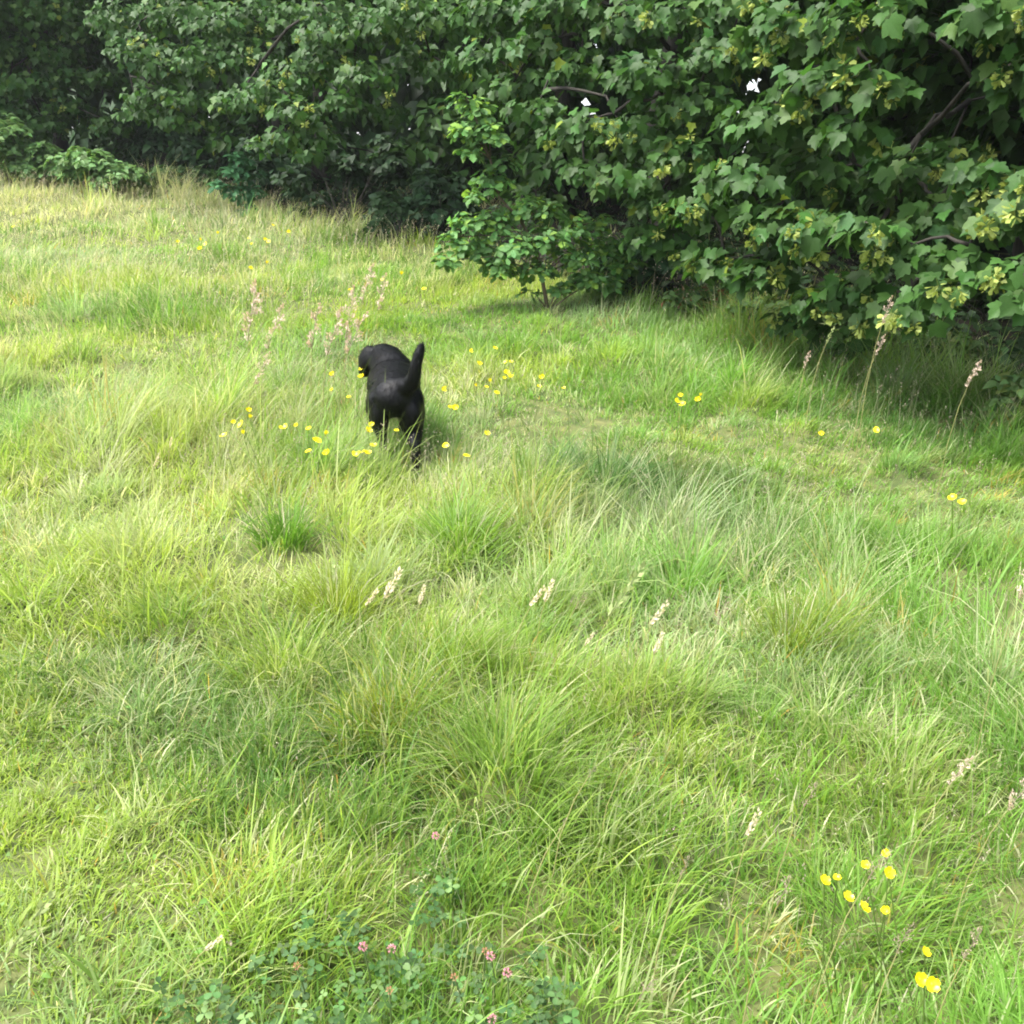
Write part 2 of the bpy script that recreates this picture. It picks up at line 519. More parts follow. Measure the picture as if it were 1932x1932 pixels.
def blob_leaves(c, r, n, out_dir=None, shell=0.55, jit=0.4, face=0.55, hang=0.7, r_=None):
    """leaves of one spray: thickest on the lit upper and outer skin, blades facing up and out, tips hanging"""
    r_ = r_ or rng
    d = norm(r_.normal(0, 1, (n, 3)))
    d[:, 2] = np.where(d[:, 2] < -0.25, d[:, 2] * r_.uniform(-0.6, 1, n), d[:, 2])
    rad = shell + (1 - shell) * r_.random(n) ** 0.7
    P = np.asarray(c) + d * rad[:, None] * np.asarray(r)
    o = d.copy()
    if out_dir is not None:
        o = norm(o * 0.7 + np.asarray(out_dir) * 0.6)
    nr = norm(np.array([0, 0, 1.0]) * (1 - face) + o * face + r_.normal(0, jit, (n, 3)) * 0.8)
    tp = norm(np.array([0, 0, -1.0]) * hang + o * 0.6 + r_.normal(0, jit, (n, 3)))
    return P, nr, tp


def visible_pick(P, S, want, cell=10):
    """indices of the leaves that show largest from the front, one per cell of view"""
    u, v, d = project(P)
    ok = np.isfinite(u) & (u > -10) & (u < 1942) & (v > -10) & (v < 1942)
    idx = np.nonzero(ok)[0]
    size = FPX * S[idx] / d[idx]
    order = np.argsort(d[idx])
    taken = {}; res = []
    for k in order:
        i = idx[k]; cs = max(cell, size[k] * 0.62)
        key = (int(u[i] / cs), int(v[i] / cs))
        if key in taken: continue
        taken[key] = 1; res.append((size[k], i))
    res.sort(reverse=True)
    return np.array([i for _, i in res[:want]], int)


def leaf_objects(root, meshes, P, R, S, origin, name='leaf'):
    for k in range(len(P)):
        o = obj(name, meshes[RS.randrange(len(meshes))], root)
        M = Matrix.Identity(4)
        for a in range(3):
            for b in range(3):
                M[a][b] = float(R[k, a, b] * S[k])
            M[a][3] = float(P[k, a] - origin[a])
        o.matrix_local = M


def leaf_variants(kind, cols, mat, **kw):
    ms = []
    for k, c in enumerate(cols):
        V0, T0 = leaf_shape(kind, droop=RS.uniform(0.15, 0.42), fold=RS.uniform(0.1, 0.32), curl=RS.uniform(-0.1, 0.1))
        ms.append(mesh_arrays('leaf', V0, None, T0, np.broadcast_to(c, (len(V0), 3)), mat))
    return ms


def limb(a, b, r0, r1, sag=0.15, n=6, wob=0.06, k=6):
    a = np.asarray(a, float); b = np.asarray(b, float)
    s = np.linspace(0, 1, k)[:, None]
    L = np.linalg.norm(b - a)
    P = a + (b - a) * s
    P[:, 2:] += sag * L * np.sin(np.pi * s)
    P[1:-1] += rng.normal(0, wob * L * 0.3, (k - 2, 3))
    return tube(P, np.linspace(r0, r1, k), n), P


def leaf_tints(n, base, var=0.22, light=None, plight=0.12):
    c = np.asarray(base)[None] * np.exp(rng.normal(0, var, n))[:, None]
    c = c * np.exp(rng.normal(0, 0.07, (n, 3)))
    if light is not None:
        m = rng.random(n) < plight
        c = np.where(m[:, None], np.asarray(light)[None] * np.exp(rng.normal(0, 0.2, n))[:, None], c)
    return c


MAPLE_G = np.array([0.033, 0.080, 0.016]); MAPLE_Y = np.array([0.14, 0.19, 0.025])
MAPLE_LEAVES = leaf_variants('maple', [MAPLE_G * f for f in (0.75, 0.9, 1.0, 1.1, 1.25, 1.4)] + [np.array([0.040, 0.10, 0.030]), np.array([0.07, 0.13, 0.03]), MAPLE_G * 1.15], M_LEAF)
KEY_MESHES = []


def key_cluster_mesh(seed):
    """a hanging bunch of winged maple keys"""
    r = np.random.default_rng(seed); ch = []
    n = 20
    ring = np.array([(0, 0), (0.10, 0.25), (0.20, 0.65), (0.12, 1.0), (-0.06, 0.95), (-0.05, 0.3)])
    for k in range(n):
        az = r.uniform(0, 2 * np.pi); h = -r.uniform(0.15, 1.0)
        cpos = np.array([0.25 * np.cos(az), 0.25 * np.sin(az), h])
        tip = norm(np.array([np.cos(az), np.sin(az), -r.uniform(0.1, 0.9)]))
        nr = norm(r.normal(0, 1, 3) + np.array([0, 0, 0.4]))
        R = frames(nr[None], tip[None])[0]
        V0 = np.concatenate([ring * np.array([1.2, 0.62]), 0.05 * r.normal(0, 1, (6, 1))], 1)
        V = V0 @ R.T + cpos
        col = np.array([0.25, 0.30, 0.075]) * math.exp(r.normal(0, 0.2))
        ch.append((V, None, np.array([[0, 1, 2], [0, 2, 3], [0, 3, 4], [0, 4, 5]]), col[None]))
    tv, tq, tt = tube([(0, 0, 0.25), (0.03, 0, -0.3), (0, 0.02, -0.9)], [0.02, 0.018, 0.008], 4, False)
    ch.append((tv, tq, tt, np.array([[0.12, 0.15, 0.03]])))
    V, q, t, c = merge(ch)
    return mesh_arrays('seed_cluster', V, q, t, c, M_LEAF)


KEY_MESHES = [key_cluster_mesh(100 + k) for k in range(4)]


def maple(label, trunk, blobs, leaf, keys=0, height=6.5, trunk_r=0.13, group='maples along the edge of the meadow', want=300, upper=34, per=1.0, spread=2.4, dark=1.0, key_pts=()):
    """a maple: trunk, limbs to every spray of leaves, leaves, hanging keys. blobs: (u, v, radius px, distance)"""
    tx, ty = trunk; base = np.array([tx, ty, float(gz(tx, ty)) - 0.05])
    root = thing('maple_tree', label, 'tree', base, group)
    top = base + np.array([rng.normal(0, 0.25), rng.normal(0, 0.25), height * 0.8])
    (tv, tq, tt), tp = limb(base, top, trunk_r, trunk_r * 0.3, 0.0, 9, 0.05, 8)
    tv[:9] += (tv[:9] - base) * 0.5
    obj('trunk', mesh_arrays('trunk', tv - base, tq, tt, mat=M_BARK), root)
    Ps, Ns, Ts, Ss, Fr = [], [], [], [], []
    hz0 = top[2] - base[2]
    front = []
    for (u, v, rp, dist) in blobs:
        dist = dist + rng.uniform(-0.3, 0.35); c = at(u, v, dist); rad = rp * dist / FPX
        front.append((c, np.array([rad * 0.84, rad * 1.0, rad * 0.50]), True))
    for k in range(upper):
        a = rng.uniform(0, 2 * np.pi); hh = rng.uniform(0.42, 1.12) * height
        rr = spread * math.sqrt(rng.uniform(0.1, 1)) * (1 - 0.55 * max(0, hh / height - 0.45))
        c = base + np.array([rr * math.cos(a), rr * math.sin(a), hh])
        u, v, d = project(c)
        if np.isfinite(u) and -60 < u < 1990 and v > -70 and v < 1000 and rng.random() < 0.55 and c[1] < ty - 0.3:
            continue
        s = rng.uniform(0.5, 0.85)
        front.append((c, np.array([s, s, s * 0.6]), False))
    nodes = [p for p in tp[3:]]
    front.sort(key=lambda b: np.hypot(b[0][0] - tx, b[0][1] - ty))
    for c, r, fr in front:
        f = np.clip((c[2] - base[2]) / hz0 + rng.uniform(-0.05, 0.2), 0.30, 0.98)
        s = tp[0] + (tp[-1] - tp[0]) * f
        s = tp[min(7, int(f * 7))] + (tp[min(7, int(f * 7) + 1)] - tp[min(7, int(f * 7))]) * (f * 7 - int(f * 7))
        nd = np.array(nodes); dn = np.linalg.norm(nd - c, axis=1) + 0.35 * np.hypot(nd[:, 0] - tx, nd[:, 1] - ty) + np.where(nd[:, 2] < c[2] - 1.2, 0.8, 0)
        s = nd[int(np.argmin(dn))]
        L = np.linalg.norm(c - s)
        (lv, lq, lt), lp = limb(s, c, 0.010 + 0.009 * L, 0.006, 0.14, 5, 0.10, 6)
        nodes += [p for p in lp[2:5]]
        obj('branch', mesh_arrays('branch', lv - base, lq, lt, mat=M_BARK), root)
        od = norm(np.array([c[0] - tx, c[1] - ty, 0.25]))
        area = r[0] * r[1] * 6.0
        n = int(area / (leaf * leaf * 0.42) * 0.62 * per * (1.0 if fr else 0.9))
        n = max(n, 14)
        P, N_, T_ = blob_leaves(c, r, n, od, shell=0.35)
        # short twigs to leaf clusters
        Ps.append(P); Ns.append(N_); Ts.append(T_); Ss.append(leaf * np.exp(rng.normal(0, 0.17, n))); Fr.append(np.full(n, fr))
    P = np.concatenate(Ps); R = frames(np.concatenate(Ns), np.concatenate(Ts)); S = np.concatenate(Ss); Fr = np.concatenate(Fr)
    ok = P[:, 2] > gz(P[:, 0], P[:, 1]) + 0.12
    P, R, S, Fr = P[ok], R[ok], S[ok], Fr[ok]
    pick = visible_pick(P, S, want) if want else np.zeros(0, int)
    leaf_objects(root, MAPLE_LEAVES, P[pick], R[pick], S[pick], base)
    rest = np.ones(len(P), bool); rest[pick] = False
    a = rest & Fr; b = rest & ~Fr
    col = leaf_tints(len(P), MAPLE_G * dark, 0.2, MAPLE_Y, 0.02)
    chs = []
    if a.any(): chs.append(place_leaves('plain' if not want else 'maple' if leaf > 0.092 else 'maple_small' if leaf in (0.088, 0.0881) and keys > 20 else 'rough', P[a], R[a], S[a], col[a]))
    if b.any(): chs.append(place_leaves('plain', P[b], R[b], S[b] * 1.35, col[b]))
    V, q, t, c = merge(chs)
    o = obj('leaves', mesh_arrays('leaves', V - base, q, t, c, M_LEAF), root); o['kind'] = 'stuff'
    # keys hang where leaves show
    if keys:
        cand = visible_pick(P, S, 900, 14); RS.shuffle(lst := list(cand))
        for i in lst[:keys]:
            o = obj('seed_cluster', KEY_MESHES[RS.randrange(4)], root)
            o.location = tuple(P[i] - base + norm(np.array([-P[i][0], -P[i][1], 0.6])) * 0.07)
            o.rotation_euler = (RS.uniform(-.4, .4), RS.uniform(-.4, .4), RS.uniform(0, 6.28))
            o.scale = (leaf * RS.uniform(0.55, 0.95),) * 3
    return root


def tree_at(u, dist):
    a = (u - 966.0) / FPX / math.cos(PITCH)
    y = dist / math.sqrt(1 + a * a)
    return (a * y, y)


# nearest maple at the right: sprays hang over the grass (u, v, radius px, distance)
NEAR = [(1880, 40, 95, 6.6), (1925, 150, 80, 6.5), (1640, 40, 110, 6.9), (1560, 150, 105, 6.8), (1650, 170, 75, 6.5), (1490, 60, 100, 7.2), (1600, 250, 80, 6.6),
        (1440, 230, 100, 7.2), (1540, 330, 75, 7.0), (1400, 340, 95, 7.2), (1330, 400, 85, 7.4), (1450, 420, 85, 7.0), (1540, 440, 85, 6.7), (1640, 440, 80, 6.5), (1700, 480, 80, 6.3),
        (1780, 420, 85, 6.5), (1850, 340, 80, 6.6), (1920, 420, 90, 6.2), (1800, 500, 70, 6.2), (1920, 520, 70, 5.9), (1725, 585, 72, 5.9), (1770, 545, 60, 6.0), (1620, 540, 80, 6.6), (1550, 575, 75, 6.9),
        (1660, 590, 60, 6.7), (1440, 520, 85, 7.4), (1350, 500, 80, 7.8), (1925, 570, 45, 5.7), (1700, 330, 90, 7.4), (1780, 300, 80, 7.7), (1480, 480, 70, 7.1), (2040, 120, 120, 6.2), (2030, 380, 130, 6.0), (2100, 520, 110, 5.8), (1590, 640, 60, 7.1), (1500, 610, 60, 7.3)]
SECOND = [(1060, 20, 100, 9.6), (1180, 50, 100, 9.2), (1300, 30, 100, 8.8), (1380, 110, 100, 8.4), (1000, 100, 80, 9.8), (1090, 140, 90, 9.2), (1220, 150, 100, 8.8), (1320, 200, 95, 8.3),
          (1010, 215, 70, 9.4), (1090, 250, 85, 9.0), (1200, 260, 95, 8.5), (1290, 300, 85, 8.2), (1180, 350, 80, 8.5), (1100, 330, 60, 8.9), (1250, 390, 80, 8.2), (930, 30, 80, 10.2), (905, 110, 70, 10.4), (1290, 470, 75, 8.3),
          (1220, 450, 55, 8.6), (960, 170, 60, 9.8), (1400, 20, 90, 8.4)]
THIRD = [(850, 40, 80, 11.5), (770, 30, 85, 12.0), (700, 60, 85, 12.2), (620, 120, 80, 12.5), (560, 150, 80, 12.6), (500, 180, 70, 12.8), (440, 195, 50, 13.2), (690, 150, 70, 12.2), (650, 200, 60, 12.2), (560, 215, 65, 12.3), (600, 260, 60, 12.0), (540, 262, 55, 12.2), (580, 290, 32, 11.8), (500, 275, 40, 12.4), (790, 120, 70, 12.2), (730, 215, 50, 12.6), (850, 130, 55, 11.8), (640, 30, 80, 12.8), (620, 70, 70, 12.9)]
FOURTH = [(330, 30, 80, 15.5), (420, 50, 80, 15.0), (500, 40, 80, 14.6), (560, 40, 70, 14.5), (270, 100, 70, 15.6), (330, 130, 75, 15.2), (400, 120, 75, 14.9), (290, 180, 60, 15.3), (350, 195, 62, 15.0), (420, 185, 50, 14.8), (260, 215, 45, 15.4), (330, 225, 45, 15.0), (230, 40, 70, 16.0), (480, 110, 70, 14.5), (380, 235, 35, 15.0), (465, 90, 60, 14.8)]
FIFTH = [(30, 30, 80, 18.5), (110, 30, 80, 18.0), (180, 60, 70, 17.6), (40, 100, 75, 18.4), (120, 110, 60, 18.0), (60, 170, 65, 18.2), (150, 150, 50, 17.8), (20, 220, 60, 18.3), (130, 205, 50, 17.8), (200, 150, 45, 17.5), (90, 240, 50, 18.0), (210, 240, 40, 17.2), (-60, 80, 90, 18.6), (-80, 190, 90, 18.6)]
FIFTH = [(u, v, r, d + 1.6) for u, v, r, d in FIFTH]
T1, T2, T3, T4, T5 = tree_at(2000, 9.0), tree_at(1240, 11.4), tree_at(640, 16.6), tree_at(370, 19.3), tree_at(30, 23.0)
maple('big broad-leaved maple at the right, yellow keys hanging over the grass edge', T1, NEAR, 0.093, keys=95)
maple('maple behind the leaning sapling, its leaves blue-green with few keys', T2, SECOND, 0.088, keys=30)
maple('maple above the darkest hollow, a pale bough drooping left of it', T3, THIRD, 0.086, keys=14)
maple('maple with a rounded grey-green bough over the small dark sapling', T4, FOURTH, 0.088, keys=6)
maple('farthest maple, hazy and bluish, above the nettles', T5, FIFTH, 0.094, keys=3)

# trees deeper in the wood, dim between the front boughs
BACK = [(2700, 7.4), (2420, 10.0), (2250, 8.2), (2050, 11.5), (1880, 10.4), (1650, 12.2), (1430, 13.5), (1060, 14.5), (900, 16.5), (560, 18.5), (200, 22.0), (-230, 24.0), (-150, 20.5)]
BACK_LABEL = ['maple well beyond the right edge of the view', 'maple behind the one past the right edge', 'maple just past the right edge of the view', 'shaded maple in the dark gap at the far right', 'shaded maple right behind the big near maple', 'dim maple seen through the big near maple', 'dim maple between the two near maples', 'dark maple behind the leaning sapling top',
              'dark maple in the black hollow left of the leaning sapling', 'shadowed maple behind the pale drooping bough', 'shadowed maple behind the rounded bough', 'maple beyond the left edge of the view', 'bluish maple standing left of the nettles']
for (u, d), lb in zip(BACK, BACK_LABEL):
    bl = []
    for k in range(30):
        bl.append((u + rng.normal(0, 1300 / d), rng.uniform(-120, 430) if d < 16 else rng.uniform(-100, 330), 1250 / d * rng.uniform(0.7, 1.1), d + rng.uniform(-1.0, 1.0)))
    maple(lb, tree_at(u, d), bl, 0.17, height=7.5, want=0, upper=30, spread=2.8, per=0.78, group='maples deeper in the wood')


# ------------------------------------------------------------------ saplings and bushes
def bush(name, label, cat, base, blobs, leaf, shape, col, mat, light=None, plight=0.1, want=0, stems=1, stem_r=0.012, jit=0.45, face=0.45, hang=0.2, group=None, per=1.0, leafname='leaf', shell=0.2, stem_path=None, var=0.2):
    base = np.asarray(base, float)
    root = thing(name, label, cat, base, group); bark = M_BARK if name == 'shaded_bush' else M_TWIG
    Ps, Ns, Ts, Ss = [], [], [], []
    if stem_path is not None:
        sp = np.asarray(stem_path); v, q, t = tube(sp, np.linspace(stem_r, stem_r * 0.35, len(sp)), 7)
        obj('trunk', mesh_arrays('trunk', v - base, q, t, mat=M_TWIG), root)
    for (c, r) in blobs:
        c = np.asarray(c, float); r = np.asarray(r, float)
        if stem_path is not None:
            dd = np.linalg.norm(sp - c, axis=1) + np.where(sp[:, 2] > c[2], 0.5, 0); s = sp[int(np.argmin(dd))]
        else:
            s = base + np.array([rng.normal(0, 0.06), rng.normal(0, 0.06), 0])
        (v, q, t), lp = limb(s, c + np.array([0, 0, r[2] * 0.4]), stem_r * 0.45, stem_r * 0.2, 0.08, 5, 0.06, 5)
        obj('branch' if stem_path is not None else 'stem', mesh_arrays('branch', v - base, q, t, mat=bark), root)
        n = max(8, int(r[0] * r[1] * 6.5 / (leaf * leaf * 0.36) * per))
        # leaves sit in rosettes on twig ends
        m = max(2, n // 6)
        P0, N0, T0 = blob_leaves(c, r, m, None, shell=shell, jit=jit, face=face, hang=hang)
        od = norm(P0 - c + np.array([0, 0, 0.3 * r[2]]))
        for a in range(6):
            th = rng.uniform(0, 2 * np.pi, m)
            e1 = norm(np.cross(od, np.array([0.1, 0.2, 1.0]))); e2 = np.cross(od, e1)
            rd = np.cos(th)[:, None] * e1 + np.sin(th)[:, None] * e2
            tp = norm(od * 0.55 + rd * 0.9 + np.array([0, 0, -hang]) + rng.normal(0, 0.2, (m, 3)))
            nr = norm(od * 0.8 + np.array([0, 0, 0.7]) - rd * 0.35 + rng.normal(0, jit * 0.5, (m, 3)))
            Ps.append(P0 + rd * leaf * 0.12); Ns.append(nr); Ts.append(tp); Ss.append(leaf * np.exp(rng.normal(0, 0.22, m)))
    P = np.concatenate(Ps); R = frames(np.concatenate(Ns), np.concatenate(Ts)); S = np.concatenate(Ss)
    ok = P[:, 2] > gz(P[:, 0], P[:, 1]) + 0.03
    P, R, S = P[ok], R[ok], S[ok]
    c = leaf_tints(len(P), col, var, light, plight)
    rest = np.ones(len(P), bool)
    if want:
        pick = visible_pick(P, S, want, 8); rest[pick] = False
        cs = [np.asarray(col) * f for f in (0.75, 0.9, 1.0, 1.1, 1.3)] + ([np.asarray(light)] if light is not None else [])
        leaf_objects(root, leaf_variants(shape, cs, mat), P[pick], R[pick], S[pick], base, leafname)
    if rest.any():
        V, q, t, cc = place_leaves(shape, P[rest], R[rest], S[rest], c[rest])
        o = obj('leaves', mesh_arrays('leaves', V - base, q, t, cc, mat), root); o['kind'] = 'stuff'
    return root


def pb(u, v, ru, rv, dist, rd=None):
    k = dist / FPX
    return (at(u, v, dist), (ru * k, (rd or ru) * k, rv * k))


OAK = np.array([0.092, 0.198, 0.056]); OAK_L = np.array([0.17, 0.29, 0.05])
sb = hit(1034, 588)
sd_ = float(np.linalg.norm(sb - np.array([0, 0, CAM_H])))
D = sd_
path = [sb, at(1022, 520, D), at(1012, 470, D), at(985, 420, D + 0.05), at(940, 370, D + 0.05), at(925, 300, D), at(905, 240, D), at(880, 185, D)]
blobs = [pb(872, 195, 30, 26, D), pb(905, 215, 38, 30, D + 0.05), pb(880, 250, 32, 24, D - 0.1), pb(925, 265, 42, 34, D), pb(885, 290, 28, 22, D - 0.1), pb(945, 310, 26, 30, D), pb(930, 345, 40, 26, D), pb(900, 372, 28, 16, D - 0.1),
         pb(880, 425, 34, 28, D - 0.1), pb(930, 425, 48, 28, D), pb(990, 400, 42, 28, D + 0.1), pb(1040, 400, 34, 24, D + 0.1), pb(860, 460, 36, 30, D - 0.15), pb(910, 475, 50, 36, D), pb(970, 470, 52, 38, D - 0.1), pb(1030, 460, 50, 40, D),
         pb(1090, 440, 44, 34, D + 0.15), pb(1130, 425, 30, 22, D + 0.2), pb(840, 500, 30, 24, D - 0.2), pb(945, 512, 36, 22, D - 0.1), pb(1010, 510, 40, 24, D), pb(1080, 490, 46, 36, D + 0.1), pb(1140, 470, 44, 32, D + 0.3), pb(1180, 500, 40, 34, D + 0.4), pb(1110, 530, 44, 28, D + 0.2), pb(1060, 545, 26, 18, D + 0.1), pb(1000, 555, 18, 12, D), pb(1150, 540, 36, 24, D + 0.3)]
bush('leaning_sapling', 'young oak sapling leaning left, thin bare stem rising from the grass', 'sapling', sb, blobs, 0.066, 'oak', OAK, M_HERB, OAK_L, 0.16, want=300, stem_r=0.017, stem_path=path, per=1.2)

s2 = hit(462, 412); D2 = float(np.linalg.norm(s2 - np.array([0, 0, CAM_H])))
bush('young_sapling', 'small dark teal sapling at the wood edge below the drooping bough', 'sapling', s2,
     [pb(450, 300, 26, 22, D2), pb(435, 330, 26, 20, D2), pb(468, 335, 28, 24, D2 + .1), pb(450, 360, 32, 18, D2), pb(415, 355, 22, 14, D2), pb(480, 365, 24, 16, D2), pb(465, 390, 18, 18, D2)],
     0.095, 'ovate', (0.065, 0.175, 0.075), M_HERB, stem_r=0.014, stem_path=[s2, at(460, 380, D2), at(452, 340, D2), at(448, 290, D2)], want=150)

NET = (0.11, 0.21, 0.065)
for k, (u, v, ru, rv, lb) in enumerate([(20, 278, 70, 52, 'tall pale nettle bed at the left end of the wood edge'), (95, 300, 50, 34, 'low nettle clump just right of the tallest nettles'),
                                        (165, 315, 48, 26, 'nettle clump in the middle of the row, leaning over the straw grass'), (220, 328, 36, 18, 'rightmost low nettle clump beside the black hollow')]):
    b = hit(u, v + rv + 24); dd = float(np.linalg.norm(b - np.array([0, 0, CAM_H])))
    bl = [pb(u + rng.uniform(-1, 1) * ru, v + rng.uniform(-0.9, 0.9) * rv, 26, 15, dd + rng.uniform(-.4, .3)) for _ in range(16)]
    bush('nettle_bush', lb, 'nettles', b, bl, 0.082, 'ovate', NET, M_HERB, (0.11, 0.19, 0.05), 0.2, want=60, group='nettles along the wood edge', stem_r=0.014, hang=0.5)

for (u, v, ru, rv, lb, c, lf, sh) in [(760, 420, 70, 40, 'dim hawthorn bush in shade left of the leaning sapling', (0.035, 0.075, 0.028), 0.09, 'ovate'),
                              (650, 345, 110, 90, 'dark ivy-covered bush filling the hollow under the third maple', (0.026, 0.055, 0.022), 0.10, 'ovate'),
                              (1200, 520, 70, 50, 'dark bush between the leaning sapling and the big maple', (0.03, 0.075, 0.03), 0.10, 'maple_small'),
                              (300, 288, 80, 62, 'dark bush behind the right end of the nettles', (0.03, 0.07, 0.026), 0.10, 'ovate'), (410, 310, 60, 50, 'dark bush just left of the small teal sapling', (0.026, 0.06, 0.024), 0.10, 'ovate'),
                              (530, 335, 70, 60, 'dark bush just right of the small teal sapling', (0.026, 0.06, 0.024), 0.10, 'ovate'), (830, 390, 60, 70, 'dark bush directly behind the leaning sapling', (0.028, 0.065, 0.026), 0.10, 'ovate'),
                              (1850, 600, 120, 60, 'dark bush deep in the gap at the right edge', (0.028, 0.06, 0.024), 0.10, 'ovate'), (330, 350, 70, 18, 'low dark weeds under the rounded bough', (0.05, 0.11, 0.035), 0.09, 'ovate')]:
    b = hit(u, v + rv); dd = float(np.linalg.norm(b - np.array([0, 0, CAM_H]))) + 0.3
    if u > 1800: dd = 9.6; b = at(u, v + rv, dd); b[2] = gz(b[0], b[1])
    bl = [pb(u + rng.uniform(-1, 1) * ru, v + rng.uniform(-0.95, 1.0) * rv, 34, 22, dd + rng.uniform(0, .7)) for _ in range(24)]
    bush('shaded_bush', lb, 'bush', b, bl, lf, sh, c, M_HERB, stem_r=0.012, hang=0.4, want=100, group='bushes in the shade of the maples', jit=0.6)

for (u, v, ru, rv, lb) in [(1330, 585, 60, 22, 'bramble with reddish young shoots left of the hanging maple spray'), (1430, 598, 60, 24, 'low green bramble spilling on the grass under the maple'), (1530, 625, 50, 22, 'small bramble below the bright yellow key bunch'), (1650, 660, 45, 22, 'dark bramble just left of the black gap at the right'), (1780, 668, 55, 22, 'dim bramble inside the black gap at the right'), (1905, 760, 40, 26, 'yellow-green bramble at the right edge of the grass')]:
    b = hit(u, v + rv); dd = float(np.linalg.norm(b - np.array([0, 0, CAM_H])))
    bl = [pb(u + rng.uniform(-1, 1) * ru, v + rng.uniform(-1.4, 0.4) * rv, 22, 13, dd + rng.uniform(-.25, .2)) for _ in range(24)]
    bush('bramble_bush', lb, 'bramble', b, bl, 0.06, 'ovate', (0.085, 0.15, 0.05), M_HERB, (0.22, 0.10, 0.06) if u < 1400 else (0.14, 0.18, 0.05), 0.12, want=100, group='brambles at the foot of the big maple', stem_r=0.01, hang=0.3, jit=0.6)

# ivy and seedlings on the floor of the wood
n = 12000
x = np.concatenate([rng.uniform(-14, 1.5, 6500), rng.uniform(1.5, 7, 5500)]); e = EDGE[np.argsort(EDGE[:, 0])]
y = np.interp(x, e[:, 0], e[:, 1]) + rng.uniform(0.3, 6, n) ** 1.0
P = np.stack([x, y, gz(x, y) + rng.uniform(0.01, 0.22, n)], -1)
R = frames(norm(np.array([0, -0.3, 1.0]) + rng.normal(0, 0.4, (n, 3))), rng.normal(0, 1, (n, 3)))
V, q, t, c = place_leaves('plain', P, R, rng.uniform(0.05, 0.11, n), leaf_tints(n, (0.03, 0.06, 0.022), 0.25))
tag(obj('woodland_undergrowth', mesh_arrays('undergrowth', V, q, t, c, M_HERB)), 'dark ivy and seedlings on the shaded floor of the wood', 'undergrowth', kind='stuff')


# the wood behind, one mass of foliage
n = 27000
e = EDGE[np.argsort(EDGE[:, 0])]
x = rng.uniform(-26, 15, n); y = np.interp(x, e[:, 0], e[:, 1]) + rng.uniform(7.0, 11.5, n)
P = np.stack([x, y, gz(x, y) + rng.uniform(0, 1, n) ** 1.15 * 7.5], -1)
R = frames(norm(np.array([0, -0.6, 0.7]) + rng.normal(0, 0.5, (n, 3))), norm(np.array([0, -0.3, -0.8]) + rng.normal(0, 0.5, (n, 3))))
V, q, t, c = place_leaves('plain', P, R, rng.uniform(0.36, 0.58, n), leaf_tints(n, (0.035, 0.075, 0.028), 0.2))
tag(obj('distant_wood', mesh_arrays('distant_wood', V, q, t, c, M_LEAF)), 'dark mass of foliage closing the wood behind the maples', 'wood', kind='stuff')


# ------------------------------------------------------------------ the dog
def ellipsoid(bm, c, r, rot=(0, 0, 0), seg=20):
    from mathutils import Euler
    M = Matrix.Translation(c) @ Euler(rot).to_matrix().to_4x4() @ Matrix.Diagonal((*r, 1))
    bmesh.ops.create_uvsphere(bm, u_segments=seg, v_segments=seg // 2 + 2, radius=1, matrix=M)


def capsule(bm, pts, rad, n=14):
    """smooth tapering limb through the joints"""
    P = np.asarray(pts, float); r = np.asarray(rad, float)
    for a in range(len(P) - 1):
        L = np.linalg.norm(P[a + 1] - P[a]); k = max(2, int(L / (0.35 * min(r[a], r[a + 1]))) + 1)
        for s in np.linspace(0, 1, k):
            ellipsoid(bm, Vector(P[a] + (P[a + 1] - P[a]) * s), (float(r[a] + (r[a + 1] - r[a]) * s),) * 3, seg=n)


